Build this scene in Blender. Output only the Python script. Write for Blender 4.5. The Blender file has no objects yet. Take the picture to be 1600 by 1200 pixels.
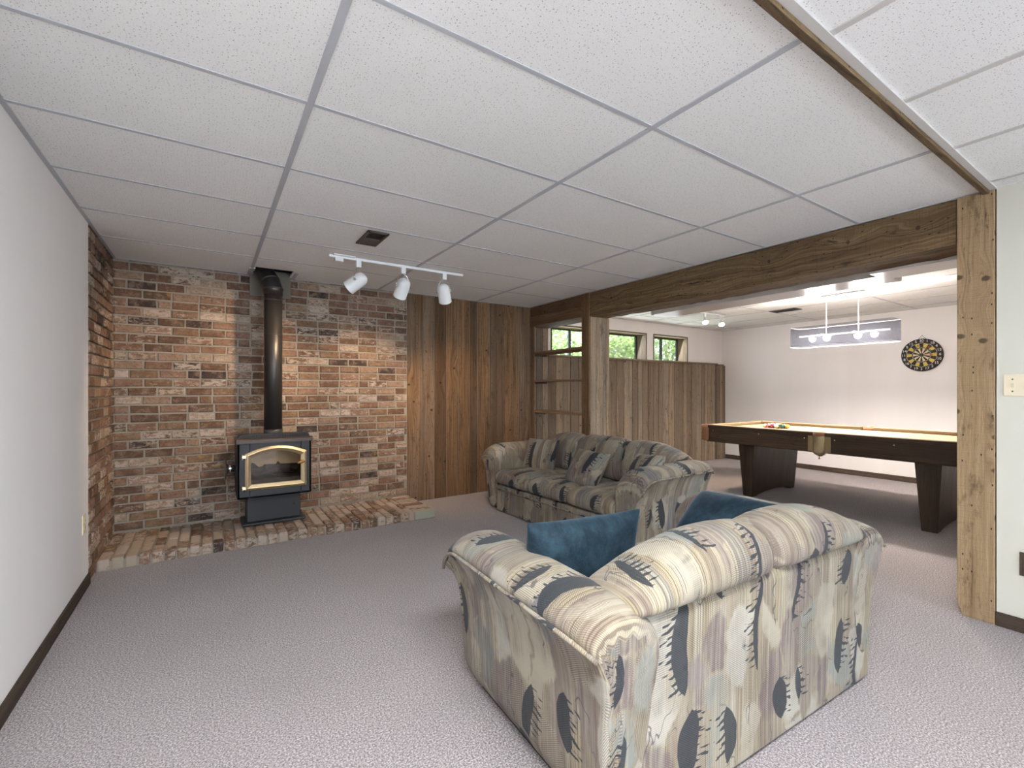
import bpy, bmesh, math, random
from mathutils import Vector, Matrix
random.seed(7)
PI = math.pi
SC = bpy.context.scene
COL = SC.collection

# ------------------------------------------------------------------ camera, world, light, exposure
FPX, YAW, CAMZ = 719.444, math.radians(33.3066), 1.275
cd = bpy.data.cameras.new('camera'); cam = bpy.data.objects.new('camera', cd); COL.objects.link(cam)
cam.location = (0, 0, CAMZ); cam.rotation_euler = (PI/2, 0, -YAW)
cd.sensor_width = 36; cd.lens = FPX/1600*36; cd.shift_y = 8.47/1600; cd.clip_start = .05
SC.camera = cam

W = bpy.data.worlds.new('sky'); SC.world = W; W.use_nodes = True
bg = W.node_tree.nodes['Background']; bg.inputs[0].default_value = (.72, .85, 1, 1); bg.inputs[1].default_value = 7.5

SC.view_settings.view_transform = 'Standard'; SC.view_settings.look = 'None'
SC.view_settings.gamma = 1; SC.view_settings.use_curve_mapping = False
SC.view_settings.exposure = 0.36

def light(name, kind, loc, power, color, target=None, **kw):
    d = bpy.data.lights.new(name, kind); d.energy = power; d.color = color
    for k, v in kw.items(): setattr(d, k, v)
    o = bpy.data.objects.new(name, d); COL.objects.link(o); o.location = loc
    if target is not None:
        o.rotation_euler = (Vector(target) - Vector(loc)).to_track_quat('-Z', 'Y').to_euler()
    return o

WARM, DAY = (1, .70, .43), (.86, .93, 1)
light('sun', 'SUN', (6, 8, 9), 62, (1, .95, .86), (5.2, 7.6, 0), angle=.01)
ZC = 2.362
# added fill lamps around the camera; their door, window and panel are added too
light('patio_daylight', 'AREA', (2.0, -5.3, 1.15), 8, (1, .97, .93), (1.3, 2.5, 1.30), shape='RECTANGLE', size=2.2, size_y=2.0)  # added fill from behind the camera
light('patio_bounce', 'AREA', (2.0, -5.2, .35), 62, (.88, .94, 1), (.9, -1.0, 2.4), shape='RECTANGLE', size=2.2, size_y=.6)  # added fill aimed up to brighten the ceiling
light('side_window_daylight', 'AREA', (3.50, -3.5, 1.45), 62, (.78, .88, 1), (-.66, 1.6, 1.3), shape='RECTANGLE', size=2.3, size_y=1.2)  # added fill from the right for the left wall
light('troffer_light', 'AREA', (.22, -.12, ZC-.012), 118, (.92, .96, 1), (.22, -.12, 0), shape='RECTANGLE', size=1.15, size_y=.54)  # added overhead fill for the carpet and near walls
# daylight through the high windows of the games room
light('window_daylight_long', 'AREA', (4.95, 5.19, 1.96), 13, DAY, (4.95, 2.0, .9), shape='RECTANGLE', size=1.9, size_y=.38)
light('window_daylight_short', 'AREA', (6.54, 5.19, 1.96), 7, DAY, (6.5, 2.0, .9), shape='RECTANGLE', size=.85, size_y=.38)

# ------------------------------------------------------------------ node helpers
def new_mat(name):
    m = bpy.data.materials.new(name); m.use_nodes = True
    nt = m.node_tree; b = nt.nodes['Principled BSDF']
    return m, nt, b
class G:
    """tiny node-graph writer"""
    def __init__(s, nt): s.nt = nt
    def n(s, t, **kw):
        x = s.nt.nodes.new(t)
        for k, v in kw.items(): setattr(x, k, v)
        return x
    def put(s, sock, v):
        if hasattr(v, 'is_output') or isinstance(v, bpy.types.NodeSocket): s.nt.links.new(v, sock)
        elif isinstance(v, (tuple, list)) and len(v) == 3 and sock.type == 'RGBA': sock.default_value = (*v, 1)
        else: sock.default_value = v
    def math(s, op, a, b=0, clamp=False):
        x = s.n('ShaderNodeMath', operation=op, use_clamp=clamp); s.put(x.inputs[0], a); s.put(x.inputs[1], b); return x.outputs[0]
    def mix(s, f, a, b, blend='MIX'):
        x = s.n('ShaderNodeMix', data_type='RGBA', blend_type=blend); s.put(x.inputs[0], f); s.put(x.inputs[6], a); s.put(x.inputs[7], b); return x.outputs[2]
    def noise(s, vec, scale, detail=3, rough=.55, dist=0, dim='3D', w=None):
        x = s.n('ShaderNodeTexNoise', noise_dimensions=dim)
        if vec is not None: s.put(x.inputs['Vector'], vec)
        if w is not None: s.put(x.inputs['W'], w)
        s.put(x.inputs['Scale'], scale); s.put(x.inputs['Detail'], detail); s.put(x.inputs['Roughness'], rough); s.put(x.inputs['Distortion'], dist)
        return x.outputs[0]
    def vor(s, vec, scale, feature='F1', rand=1, dim='2D'):
        x = s.n('ShaderNodeTexVoronoi', feature=feature, voronoi_dimensions=dim); s.put(x.inputs['Vector'], vec)
        s.put(x.inputs['Scale'], scale); s.put(x.inputs['Randomness'], rand); return x
    def step(s, v, lo, hi, a=0, b=1):
        x = s.n('ShaderNodeMapRange', interpolation_type='SMOOTHSTEP'); s.put(x.inputs[0], v); s.put(x.inputs[1], lo); s.put(x.inputs[2], hi); s.put(x.inputs[3], a); s.put(x.inputs[4], b); return x.outputs[0]
    def ramp(s, v, stops, interp='LINEAR'):
        x = s.n('ShaderNodeValToRGB'); s.put(x.inputs[0], v); cr = x.color_ramp; cr.interpolation = interp
        while len(cr.elements) > 1: cr.elements.remove(cr.elements[-1])
        for i, (p, c) in enumerate(stops):
            e = cr.elements[0] if i == 0 else cr.elements.new(p)
            e.position = p; e.color = (*c, 1)
        return x.outputs[0]
    def uv(s): return s.n('ShaderNodeTexCoord').outputs['UV']
    def obj(s): return s.n('ShaderNodeTexCoord').outputs['Object']
    def pos(s): return s.n('ShaderNodeNewGeometry').outputs['Position']
    def attr(s, name='rnd'):
        x = s.n('ShaderNodeAttribute'); x.attribute_name = name; return x.outputs['Color']
    def sep(s, v):
        x = s.n('ShaderNodeSeparateXYZ'); s.put(x.inputs[0], v); return x.outputs
    def sepc(s, v):
        x = s.n('ShaderNodeSeparateColor'); s.put(x.inputs[0], v); return x.outputs
    def comb(s, a, b=0, c=0):
        x = s.n('ShaderNodeCombineXYZ'); s.put(x.inputs[0], a); s.put(x.inputs[1], b); s.put(x.inputs[2], c); return x.outputs[0]
    def scale(s, v, k):
        x = s.n('ShaderNodeVectorMath', operation='MULTIPLY'); s.put(x.inputs[0], v); x.inputs[1].default_value = k; return x.outputs[0]
    def add(s, v, k):
        x = s.n('ShaderNodeVectorMath', operation='ADD'); s.put(x.inputs[0], v); s.put(x.inputs[1], k); return x.outputs[0]
    def bump(s, b, h, strength=.3, dist=.01):
        x = s.n('ShaderNodeBump'); s.put(x.inputs['Height'], h); x.inputs['Strength'].default_value = strength; x.inputs['Distance'].default_value = dist
        s.nt.links.new(x.outputs[0], b.inputs['Normal'])

def plain(name, col, rough=.5, metal=0, emit=0, spec=.5, bumpy=0, sheen=0):
    m, nt, b = new_mat(name); g = G(nt)
    v = g.noise(g.obj(), 9, 4)
    c = g.mix(g.step(v, .3, .7, 0, .10), (*col,), tuple(x*.75 for x in col))
    g.put(b.inputs['Base Color'], c); b.inputs['Roughness'].default_value = rough; b.inputs['Metallic'].default_value = metal
    b.inputs['Specular IOR Level'].default_value = spec
    if sheen: b.inputs['Sheen Weight'].default_value = sheen
    if emit: b.inputs['Emission Color'].default_value = (*col, 1); b.inputs['Emission Strength'].default_value = emit
    if bumpy: g.bump(b, g.noise(g.obj(), 220, 3), bumpy, .002)
    return m

def m_brick(name='brick', wash=0.0):
    m, nt, b = new_mat(name); g = G(nt); uv = g.uv(); r, gg, bb = g.sepc(g.attr())[:3]
    base = g.ramp(r, [(0, (.040, .034, .036)), (.075, (.120, .075, .052)), (.20, (.150, .085, .056)), (.38, (.225, .128, .085)),
                      (.54, (.285, .172, .122)), (.70, (.235, .150, .088)), (.82, (.360, .250, .180)), (.93, (.460, .370, .285))], 'CONSTANT')
    base = g.mix(g.step(g.noise(uv, 16, 6, .75), .36, .62, 0, .9), base, g.mix(.5, base, (.13, .075, .045)))
    base = g.mix(g.step(g.noise(g.add(uv, (8, 4, 0)), 11, 5, .7), .45, .62, 0, .6), base, (.31, .215, .155))
    base = g.mix(g.step(g.noise(uv, 48, 5, .75), .52, .66, 0, .7), base, (.05, .036, .030))
    wm = g.noise(g.scale(g.add(uv, (3.3, 1.7, 0)), (.7, 1.4, 1)), 24, 8, .78, .5)
    thr = g.math('SUBTRACT', .665 - wash, g.math('MULTIPLY', g.math('POWER', gg, 1.6), .27))
    mask = g.step(wm, thr, g.math('ADD', thr, .10), 0, .80)
    base = g.mix(mask, base, g.mix(bb, (.46, .385, .30), (.55, .46, .40)))
    base = g.mix(1, base, (.80, .80, .80), 'MULTIPLY')
    yl = g.math('MULTIPLY', g.step(g.noise(uv, 7, 3), .62, .7, 0, .5), g.step(bb, .7, .75))
    base = g.mix(yl, base, (.36, .22, .06))
    g.put(b.inputs['Base Color'], base); b.inputs['Roughness'].default_value = .9; b.inputs['Specular IOR Level'].default_value = .2
    g.bump(b, g.math('ADD', g.noise(uv, 60, 5, .7), g.math('MULTIPLY', g.noise(uv, 18, 3), 1.5)), .55, .006)
    return m

def m_mortar():
    m, nt, b = new_mat('mortar'); g = G(nt); p = g.pos()
    c = g.mix(g.noise(p, 6, 4), (.21, .185, .150), (.34, .305, .255))
    g.put(b.inputs['Base Color'], c); b.inputs['Roughness'].default_value = .95; b.inputs['Specular IOR Level'].default_value = .1
    g.bump(b, g.noise(p, 90, 4), .4, .004); return m

def m_wood(name, dark, mid, light_, grey=(.23, .20, .17), greyness=.5, knots=1.0, gloss=.85, fine=1.0, warp=.04, rough=.5, nails=.80, ks=(5.0, 1.6), kr0=.009):
    m, nt, b = new_mat(name); g = G(nt); uv = g.uv(); r, gg, bb = g.sepc(g.attr())[:3]
    wp = g.math('MULTIPLY', g.math('SUBTRACT', g.noise(g.scale(uv, (3, 1.1, 1)), 1.6, 3), .5), warp)
    kv = g.vor(g.scale(uv, (*ks, 1)), 1); kd0 = kv.outputs['Distance']; kon = g.math('GREATER_THAN', g.sepc(kv.outputs['Color'])[0], .5)
    s = g.sep(uv); u2 = g.math('ADD', s[0], wp); u2 = g.math('ADD', u2, g.math('MULTIPLY', g.math('MULTIPLY', g.step(kd0, 0, .42, 1, 0), kon), .045)); vec = g.comb(u2, s[1], 0)
    g1 = g.noise(g.scale(vec, (70*fine, 1.1, 1)), 1, 6, .65)          # long grain
    g2 = g.noise(g.scale(vec, (13, .45, 1)), 1, 4, .6)                # wide bands
    g3 = g.noise(g.scale(uv, (170, 9, 1)), 1, 3, .7)                  # fibre
    saw = g.noise(g.scale(uv, (7, 190, 1)), 1, 3, .7)                 # saw marks across the board
    c = g.ramp(g.math('ADD', g.math('MULTIPLY', g1, .55), g.math('MULTIPLY', g2, .45)), [(.32, dark), (.47, mid), (.64, light_)])
    gm = g.math('MULTIPLY', g.step(g.noise(g.scale(uv, (6, .9, 1)), 1, 5, .7), .36, .60, .15, 1), g.math('MULTIPLY', r, greyness))
    c = g.mix(gm, c, g.mix(g1, tuple(x*.40 for x in grey), tuple(x*1.45 for x in grey)))
    c = g.mix(g.math('MULTIPLY', g.math('SUBTRACT', 1, gg), .60), c, dark)
    st = g.noise(g.scale(uv, (10, 3.2, 1)), 1, 6, .75)
    c = g.mix(g.step(st, .54, .70, 0, .70), c, tuple(x*.6 for x in dark))
    c = g.mix(g.step(g3, .52, .75, 0, .60), c, dark)
    c = g.mix(g.step(saw, .52, .72, 0, .28*rough*2), c, dark)
    dk = g.noise(g.scale(vec, (26, 2.4, 1)), 1, 6, .8)
    c = g.mix(g.step(dk, .64-.09*rough, .75-.10*rough, 0, .85), c, tuple(x*.4 for x in dark))
    kd = g.math('ADD', kd0, g.math('MULTIPLY', g.math('SUBTRACT', g.noise(uv, 30, 3), .5), .05))
    kp = g.sep(kv.outputs['Position']); kx = g.math('SUBTRACT', s[0], g.math('DIVIDE', kp[0], ks[0])); ky = g.math('SUBTRACT', s[1], g.math('DIVIDE', kp[1], ks[1]))
    kr = g.math('SQRT', g.math('ADD', g.math('POWER', kx, 2), g.math('MULTIPLY', g.math('POWER', ky, 2), 1.6))); kr = g.math('ADD', kr, g.math('MULTIPLY', g.math('SUBTRACT', g.noise(uv, 40, 3), .5), .012))
    km = g.math('MULTIPLY', g.step(kr, kr0, kr0*2, .9*knots, 0), kon)
    c = g.mix(km, c, tuple(x*.5 for x in dark))
    nd = g.vor(g.scale(uv, (26, 13, 1)), 1); nail = g.math('MULTIPLY', g.step(nd.outputs['Distance'], .05, .10, 1, 0), g.math('GREATER_THAN', g.sepc(nd.outputs['Color'])[0], nails))
    c = g.mix(nail, c, (.012, .009, .008))
    g.put(b.inputs['Base Color'], c); b.inputs['Roughness'].default_value = gloss; b.inputs['Specular IOR Level'].default_value = .25
    g.bump(b, g.math('ADD', g.math('ADD', g.math('MULTIPLY', g1, .8), g.math('MULTIPLY', saw, rough)), g.math('ADD', g.math('MULTIPLY', g3, .5), g.math('MULTIPLY', dk, -.9))), .6, .007)
    return m

def m_carpet():
    m, nt, b = new_mat('carpet'); g = G(nt); p = g.pos()
    c = g.ramp(g.noise(p, 150, 2, .8), [(.34, (.098, .084, .086)), (.5, (.275, .242, .244)), (.66, (.57, .515, .51))])
    c = g.mix(g.step(g.noise(p, 1.3, 3), .35, .7, 0, .22), c, (.22, .185, .19))
    c = g.mix(g.step(g.noise(g.add(p, (5, 5, 5)), 210, 1), .6, .7, 0, .4), c, (.16, .13, .165))
    g.put(b.inputs['Base Color'], c); b.inputs['Roughness'].default_value = 1; b.inputs['Specular IOR Level'].default_value = .05
    b.inputs['Sheen Weight'].default_value = .15
    g.bump(b, g.noise(p, 170, 3), .8, .008); return m

def m_tile():
    m, nt, b = new_mat('acoustic_tile'); g = G(nt); p = g.pos()
    v = g.vor(g.scale(p, (1, 1, 0)), 75, rand=1); d = v.outputs['Distance']; keep = g.math('GREATER_THAN', g.sepc(v.outputs['Color'])[0], .52)
    d = g.math('ADD', d, g.math('MULTIPLY', g.math('SUBTRACT', g.noise(p, 130, 2), .5), .25))
    dot = g.math('MULTIPLY', g.step(d, .06, .16, 1, 0), keep)
    v2 = g.vor(g.scale(p, (1, 1, 0)), 170); dot2 = g.math('MULTIPLY', g.step(v2.outputs['Distance'], .12, .2, .6, 0), g.math('GREATER_THAN', g.sepc(v2.outputs['Color'])[1], .6))
    dd = g.math('MAXIMUM', dot, dot2)
    c = g.mix(g.step(g.noise(p, 1.1, 3), .3, .7, 0, .5), (.82, .815, .80), (.78, .77, .755))
    c = g.mix(g.math('MULTIPLY', dd, .78), c, (.20, .18, .16))
    g.put(b.inputs['Base Color'], c); b.inputs['Roughness'].default_value = .95; b.inputs['Specular IOR Level'].default_value = .1
    g.bump(b, g.math('SUBTRACT', g.noise(p, 300, 2), dd), .25, .003); return m

def m_paint(name, col, col2, rough=.6):
    m, nt, b = new_mat(name); g = G(nt); p = g.pos()
    c = g.mix(g.step(g.noise(g.scale(p, (2.2, 2.2, .25)), 1, 3), .35, .65), col, col2)
    c = g.mix(g.step(g.noise(g.add(p, (9, 2, 4)), 7, 5, .7), .70, .78, 0, .25), c, tuple(x*.82 for x in col))
    g.put(b.inputs['Base Color'], c); b.inputs['Roughness'].default_value = rough; b.inputs['Specular IOR Level'].default_value = .3
    g.bump(b, g.noise(p, 140, 3), .08, .003); return m

def m_fabric():
    m, nt, b = new_mat('upholstery'); g = G(nt); uv = g.uv(); s = g.sep(uv); u, v = s[0], s[1]
    wob = g.math('SUBTRACT', g.noise(uv, 4.5, 3), .5); wob2 = g.math('SUBTRACT', g.noise(g.add(uv, (7, 3, 0)), 3.5, 3), .5)
    # upright woven stripes of several widths
    cu = g.math('ADD', u, g.math('MULTIPLY', wob, .012))
    cv = g.n('ShaderNodeTexVoronoi', voronoi_dimensions='1D'); g.put(cv.inputs['W'], cu); cv.inputs['Scale'].default_value = 27
    cr = g.sepc(cv.outputs['Color'])
    c = g.ramp(cr[0], [(0, (.38, .325, .225)), (.2, (.29, .24, .18)), (.34, (.45, .40, .30)), (.5, (.26, .215, .18)), (.62, (.34, .30, .225)), (.76, (.49, .45, .36)), (.9, (.28, .27, .235))], 'CONSTANT')
    f1 = g.noise(None, 1, 1, .5, 0, '1D', g.math('MULTIPLY', u, 210)); f2 = g.noise(g.scale(uv, (75, 2.2, 1)), 1, 3, .6)
    c = g.mix(g.step(f1, .46, .60, 0, .72), c, (.14, .10, .08)); c = g.mix(g.step(f2, .50, .66, 0, .55), c, (.50, .46, .37))
    # overlapping brushed patches, some hatched
    pu = g.math('ADD', u, g.math('MULTIPLY', wob, .20)); pv = g.math('ADD', v, g.math('MULTIPLY', wob2, .25)); pc = g.comb(g.math('MULTIPLY', pu, 8.5), g.math('MULTIPLY', pv, 4.4), 0)
    pat = g.vor(pc, 1); pr, pg, pb = g.sepc(pat.outputs['Color'])[:3]; edge = g.vor(pc, 1, 'DISTANCE_TO_EDGE').outputs['Distance']
    tint = g.ramp(pr, [(0, (.45, .41, .33)), (.18, (.19, .145, .14)), (.32, (.27, .295, .275)), (.46, (.235, .19, .165)), (.58, (.50, .48, .43)), (.68, (.15, .165, .18)), (.78, (.34, .28, .21)), (.88, (.24, .20, .20)), (.94, (.44, .42, .38))], 'CONSTANT')
    tint = g.mix(g.step(f2, .4, .62, 0, .45), tint, (.46, .42, .36))
    alpha = g.math('MULTIPLY', g.step(edge, .0, .10, .15, 1), g.step(pb, .28, .34, 0, .92)); alpha = g.math('MULTIPLY', alpha, g.step(g.noise(uv, 5, 4), .30, .55, .35, 1))
    c = g.mix(alpha, c, tint)
    diag = g.math('SINE', g.math('ADD', g.math('MULTIPLY', u, 620), g.math('MULTIPLY', v, 900))); horz = g.math('SINE', g.math('MULTIPLY', v, 980)); di2 = g.math('SINE', g.math('SUBTRACT', g.math('MULTIPLY', u, 900), g.math('MULTIPLY', v, 620)))
    h = g.mix(g.math('GREATER_THAN', pg, .36), g.comb(diag, diag, diag), g.mix(g.math('GREATER_THAN', pg, .68), g.comb(di2, di2, di2), g.comb(horz, horz, horz))); lv = g.sepc(h)[0]
    c = g.mix(g.math('MULTIPLY', g.step(lv, -.2, .6, 0, .82), g.step(g.noise(g.add(uv, (2, 8, 0)), 4, 3), .38, .60, .15, 1)), c, g.mix(.72, c, (.085, .055, .06)))
    # thin drawn lines
    l1 = g.noise(g.scale(g.comb(pu, pv, 0), (6.5, 2.6, 1)), 1, 3, .5); ln = g.math('ABSOLUTE', g.math('SUBTRACT', l1, .5))
    c = g.mix(g.math('MULTIPLY', g.step(ln, .003, .007, .75, 0), g.step(g.noise(uv, 3, 2), .50, .55)), c, (.07, .07, .08))
    # navy marks: an upright bent stroke with fingers combed out of one side
    SX, SY = 4.0, 2.5
    nc = g.comb(g.math('MULTIPLY', u, SX), g.math('MULTIPLY', v, SY), 0); nv = g.vor(nc, 1, rand=.75); ps = g.sep(nv.outputs['Position']); q = g.sepc(nv.outputs['Color'])
    lx = g.math('DIVIDE', g.math('SUBTRACT', g.math('MULTIPLY', u, SX), ps[0]), SX); ly = g.math('DIVIDE', g.math('SUBTRACT', g.math('MULTIPLY', v, SY), ps[1]), SY)
    lx = g.math('MULTIPLY', lx, g.math('SIGN', g.math('SUBTRACT', q[1], .5)))
    lx = g.math('ADD', lx, g.math('MULTIPLY', g.math('SINE', g.math('ADD', g.math('MULTIPLY', ly, 15), g.math('MULTIPLY', q[2], 6))), .016)); lx = g.math('ADD', lx, g.math('MULTIPLY', wob, .05))
    half = g.math('ADD', .06, g.math('MULTIPLY', q[2], .13)); tt = g.math('DIVIDE', ly, half); body = g.math('MULTIPLY', g.math('SUBTRACT', 1, g.math('POWER', g.math('ABSOLUTE', tt), 3.2)), g.math('ADD', .010, g.math('MULTIPLY', q[0], .036)))
    inb = g.step(g.math('SUBTRACT', g.math('ABSOLUTE', lx), body), -.002, .001, 1, 0)
    fl = g.math('ADD', body, g.math('MULTIPLY', g.step(g.noise(None, 1, 1, .5, 0, '1D', g.math('ADD', g.math('MULTIPLY', v, 55), g.math('MULTIPLY', q[0], 30))), .42, .62), .055))
    fy = g.math('SINE', g.math('ADD', g.math('MULTIPLY', g.math('ADD', v, g.math('MULTIPLY', lx, .35)), 250), g.math('MULTIPLY', g.noise(uv, 22, 2), 7)))
    inf = g.math('MULTIPLY', g.math('MULTIPLY', g.math('LESS_THAN', lx, fl), g.math('GREATER_THAN', lx, 0)), g.math('MULTIPLY', g.step(fy, .0, .3), g.math('LESS_THAN', g.math('ABSOLUTE', tt), .92)))
    nm = g.math('MULTIPLY', g.math('MAXIMUM', inb, inf), g.math('GREATER_THAN', q[1], .10))
    c = g.mix(g.math('MULTIPLY', nm, .93), c, g.mix(g.step(diag, -.5, .8), (.012, .018, .027), (.036, .046, .060)))
    w = g.noise(uv, 620, 1); c = g.mix(g.step(w, .48, .70, 0, .28), c, (.10, .085, .075))
    c = g.mix(1, c, (.70, .69, .655), 'MULTIPLY')
    g.put(b.inputs['Base Color'], c); b.inputs['Roughness'].default_value = .95; b.inputs['Specular IOR Level'].default_value = .1
    b.inputs['Sheen Weight'].default_value = .08
    g.bump(b, g.math('ADD', g.math('MULTIPLY', lv, .35), w), .35, .003)
    return m

def m_velvet():
    m, nt, b = new_mat('blue_velvet'); g = G(nt); p = g.obj()
    v = g.noise(g.scale(p, (14, 14, 4)), 1, 4, .7)
    c = g.mix(g.step(v, .35, .7), (.006, .014, .022), (.017, .038, .054))
    g.put(b.inputs['Base Color'], c); b.inputs['Roughness'].default_value = .75; b.inputs['Sheen Weight'].default_value = .22
    b.inputs['Sheen Roughness'].default_value = .4; g.put(b.inputs['Sheen Tint'], (.35, .55, .75)); b.inputs['Specular IOR Level'].default_value = .2
    g.bump(b, v, .25, .01); return m

def m_glass(name, tint=(1, 1, 1), haze=.08):
    m, nt, b = new_mat(name); g = G(nt); o = nt.nodes['Material Output']
    t = g.n('ShaderNodeBsdfTransparent'); t.inputs[0].default_value = (*tint, 1)
    gl = g.n('ShaderNodeBsdfGlossy'); gl.inputs['Roughness'].default_value = .04
    fr = g.n('ShaderNodeFresnel'); fr.inputs[0].default_value = 1.45
    mx = g.n('ShaderNodeMixShader'); g.put(mx.inputs[0], g.math('ADD', g.math('MULTIPLY', fr.outputs[0], .8), haze*.3)); nt.links.new(t.outputs[0], mx.inputs[1]); nt.links.new(gl.outputs[0], mx.inputs[2])
    nt.links.new(mx.outputs[0], o.inputs[0]); return m

def m_sheer():
    m, nt, b = new_mat('sheer_silver_mesh'); g = G(nt); o = nt.nodes['Material Output']
    t = g.n('ShaderNodeBsdfTransparent'); d = g.n('ShaderNodeBsdfDiffuse'); tr = g.n('ShaderNodeBsdfTranslucent')
    wv = g.noise(g.obj(), 260, 1)
    d.inputs[0].default_value = (.045, .046, .056, 1); tr.inputs[0].default_value = (.015, .016, .02, 1)
    m1 = g.n('ShaderNodeMixShader'); m1.inputs[0].default_value = .5; nt.links.new(d.outputs[0], m1.inputs[1]); nt.links.new(tr.outputs[0], m1.inputs[2])
    m2 = g.n('ShaderNodeMixShader'); g.put(m2.inputs[0], g.step(wv, .35, .6, .42, .72)); nt.links.new(t.outputs[0], m2.inputs[1]); nt.links.new(m1.outputs[0], m2.inputs[2])
    nt.links.new(m2.outputs[0], o.inputs[0]); return m

def m_leaf():
    m, nt, b = new_mat('leaf'); g = G(nt); r, gg, bb = g.sepc(g.attr())[:3]
    c = g.ramp(r, [(0, (.10, .19, .07)), (.5, (.24, .37, .14)), (1, (.46, .56, .25))])
    g.put(b.inputs['Base Color'], c); b.inputs['Roughness'].default_value = .5
    o = nt.nodes['Material Output']; tr = g.n('ShaderNodeBsdfTranslucent'); g.put(tr.inputs[0], c)
    mx = g.n('ShaderNodeMixShader'); mx.inputs[0].default_value = .45; nt.links.new(b.outputs[0], mx.inputs[1]); nt.links.new(tr.outputs[0], mx.inputs[2]); nt.links.new(mx.outputs[0], o.inputs[0])
    return m

M = dict(
    brick=m_brick(), hearth=m_brick('hearth_brick', .13), mortar=m_mortar(),
    plank=m_wood('barn_plank', (.046, .024, .011), (.148, .082, .039), (.285, .172, .086), greyness=.5),
    grey_plank=m_wood('weathered_plank', (.080, .053, .034), (.245, .178, .115), (.43, .335, .23), greyness=.9),
    beam=m_wood('rough_beam', (.040, .022, .010), (.140, .086, .040), (.31, .212, .110), greyness=.30, knots=.8, warp=.10, rough=.9, nails=.70),
    post=m_wood('post_wood', (.135, .083, .042), (.315, .212, .115), (.44, .315, .185), greyness=.35, gloss=.8, warp=.03, rough=.7, ks=(8.0, 2.4), kr0=.012),
    shelf=m_wood('shelf_board', (.095, .050, .026), (.23, .132, .074), (.35, .225, .13), greyness=.25, knots=.3),
    base=m_wood('baseboard_wood', (.030, .019, .013), (.068, .046, .033), (.12, .085, .06), greyness=.2, knots=.2),
    walnut=m_wood('walnut_laminate', (.020, .013, .009), (.062, .040, .026), (.125, .085, .056), (.06, .05, .042), .2, .25, .38, 1.2, .06, 0, .99),
    carpet=m_carpet(), tile=m_tile(), tee=plain('grid_metal', (.43, .44, .47), .5), tee_far=plain('grid_metal_cream', (.52, .50, .48), .5),
    warm_white=m_paint('cream_wall', (.57, .555, .485), (.555, .54, .47)), white=m_paint('white_wall', (.82, .80, .785), (.80, .78, .76)), far_white=m_paint('games_room_wall', (.86, .82, .80), (.83, .785, .765), .5),  # partition uses the white paint darkened and yellowed in colour to offset strong light
    duct=m_paint('duct_paint', (.66, .63, .60), (.64, .61, .58), .18), dark=plain('dark_void', (.012, .011, .010), .9),
    stone=plain('grey_stone', (.30, .30, .25), .9, bumpy=.3), concrete=plain('concrete', (.16, .145, .12), .95, bumpy=.3), fabric=m_fabric(), velvet=m_velvet(),
    iron=plain('stove_black', (.022, .024, .028), .55, bumpy=.05), iron2=plain('stove_brown_black', (.060, .045, .038), .5), pipe=plain('flue_black', (.016, .015, .015), .38),
    brass=plain('brass', (.80, .66, .42), .36, 1), copper=plain('knob_copper', (.62, .30, .09), .3, .9), ash=plain('ash_logs', (.035, .030, .030), .95, bumpy=.8), firebrick=plain('firebrick', (.74, .60, .45), .9),
    chrome=plain('chrome', (.75, .75, .76), .2, 1), glass=m_glass('window_glass'), stove_glass=m_glass('stove_glass', (.90, .86, .80), .10),
    enamel=plain('white_enamel', (.78, .80, .80), .3), vent=plain('vent_bronze', (.085, .065, .055), .5, .4), ivory=plain('ivory_plastic', (.70, .62, .45), .4),
    frame=plain('window_frame_black', (.018, .018, .020), .5), felt=plain('tan_felt', (.34, .25, .15), .95), leather=plain('brown_leather', (.26, .115, .05), .5),
    antique=plain('antique_brass', (.46, .40, .25), .26, .85), sheer=m_sheer(), bulb=plain('frosted_bulb', (1, .97, .92), .4, 0, 6), lit=plain('lit_lamp_face', (1, .86, .66), .4, 0, 30),
    leaf=m_leaf(), bark=plain('bark', (.09, .065, .045), .9), lawn=plain('lawn', (.07, .12, .035), 1), black=plain('board_black', (.016, .012, .014), .6), yellow=plain('board_yellow', (.60, .44, .09), .7),
    cream=plain('board_cream', (.66, .56, .36), .7), number=plain('number_white', (.8, .78, .72), .6), green=plain('flight_green', (.03, .17, .12), .5), blue=plain('flight_blue', (.05, .09, .16), .5), red=plain('flight_red', (.45, .06, .04), .5),
    steel=plain('blue_grey_steel', (.24, .28, .30), .5), cord=plain('string', (.10, .07, .05), .9), white_ball=plain('ball_white', (.85, .80, .68), .12),
)
def ball_mat(name, col, stripe):
    m, nt, b = new_mat(name); g = G(nt); p = g.obj(); s = g.sep(p)
    spot = g.math('LESS_THAN', g.math('ADD', g.math('POWER', s[0], 2), g.math('POWER', s[1], 2)), .000075)
    c = g.mix(g.math('GREATER_THAN', g.math('ABSOLUTE', s[1]), .0135), col, (.85, .78, .62)) if stripe else col
    c = g.mix(spot, c, (.85, .78, .62)); g.put(b.inputs['Base Color'], c); b.inputs['Roughness'].default_value = .1; return m

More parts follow.
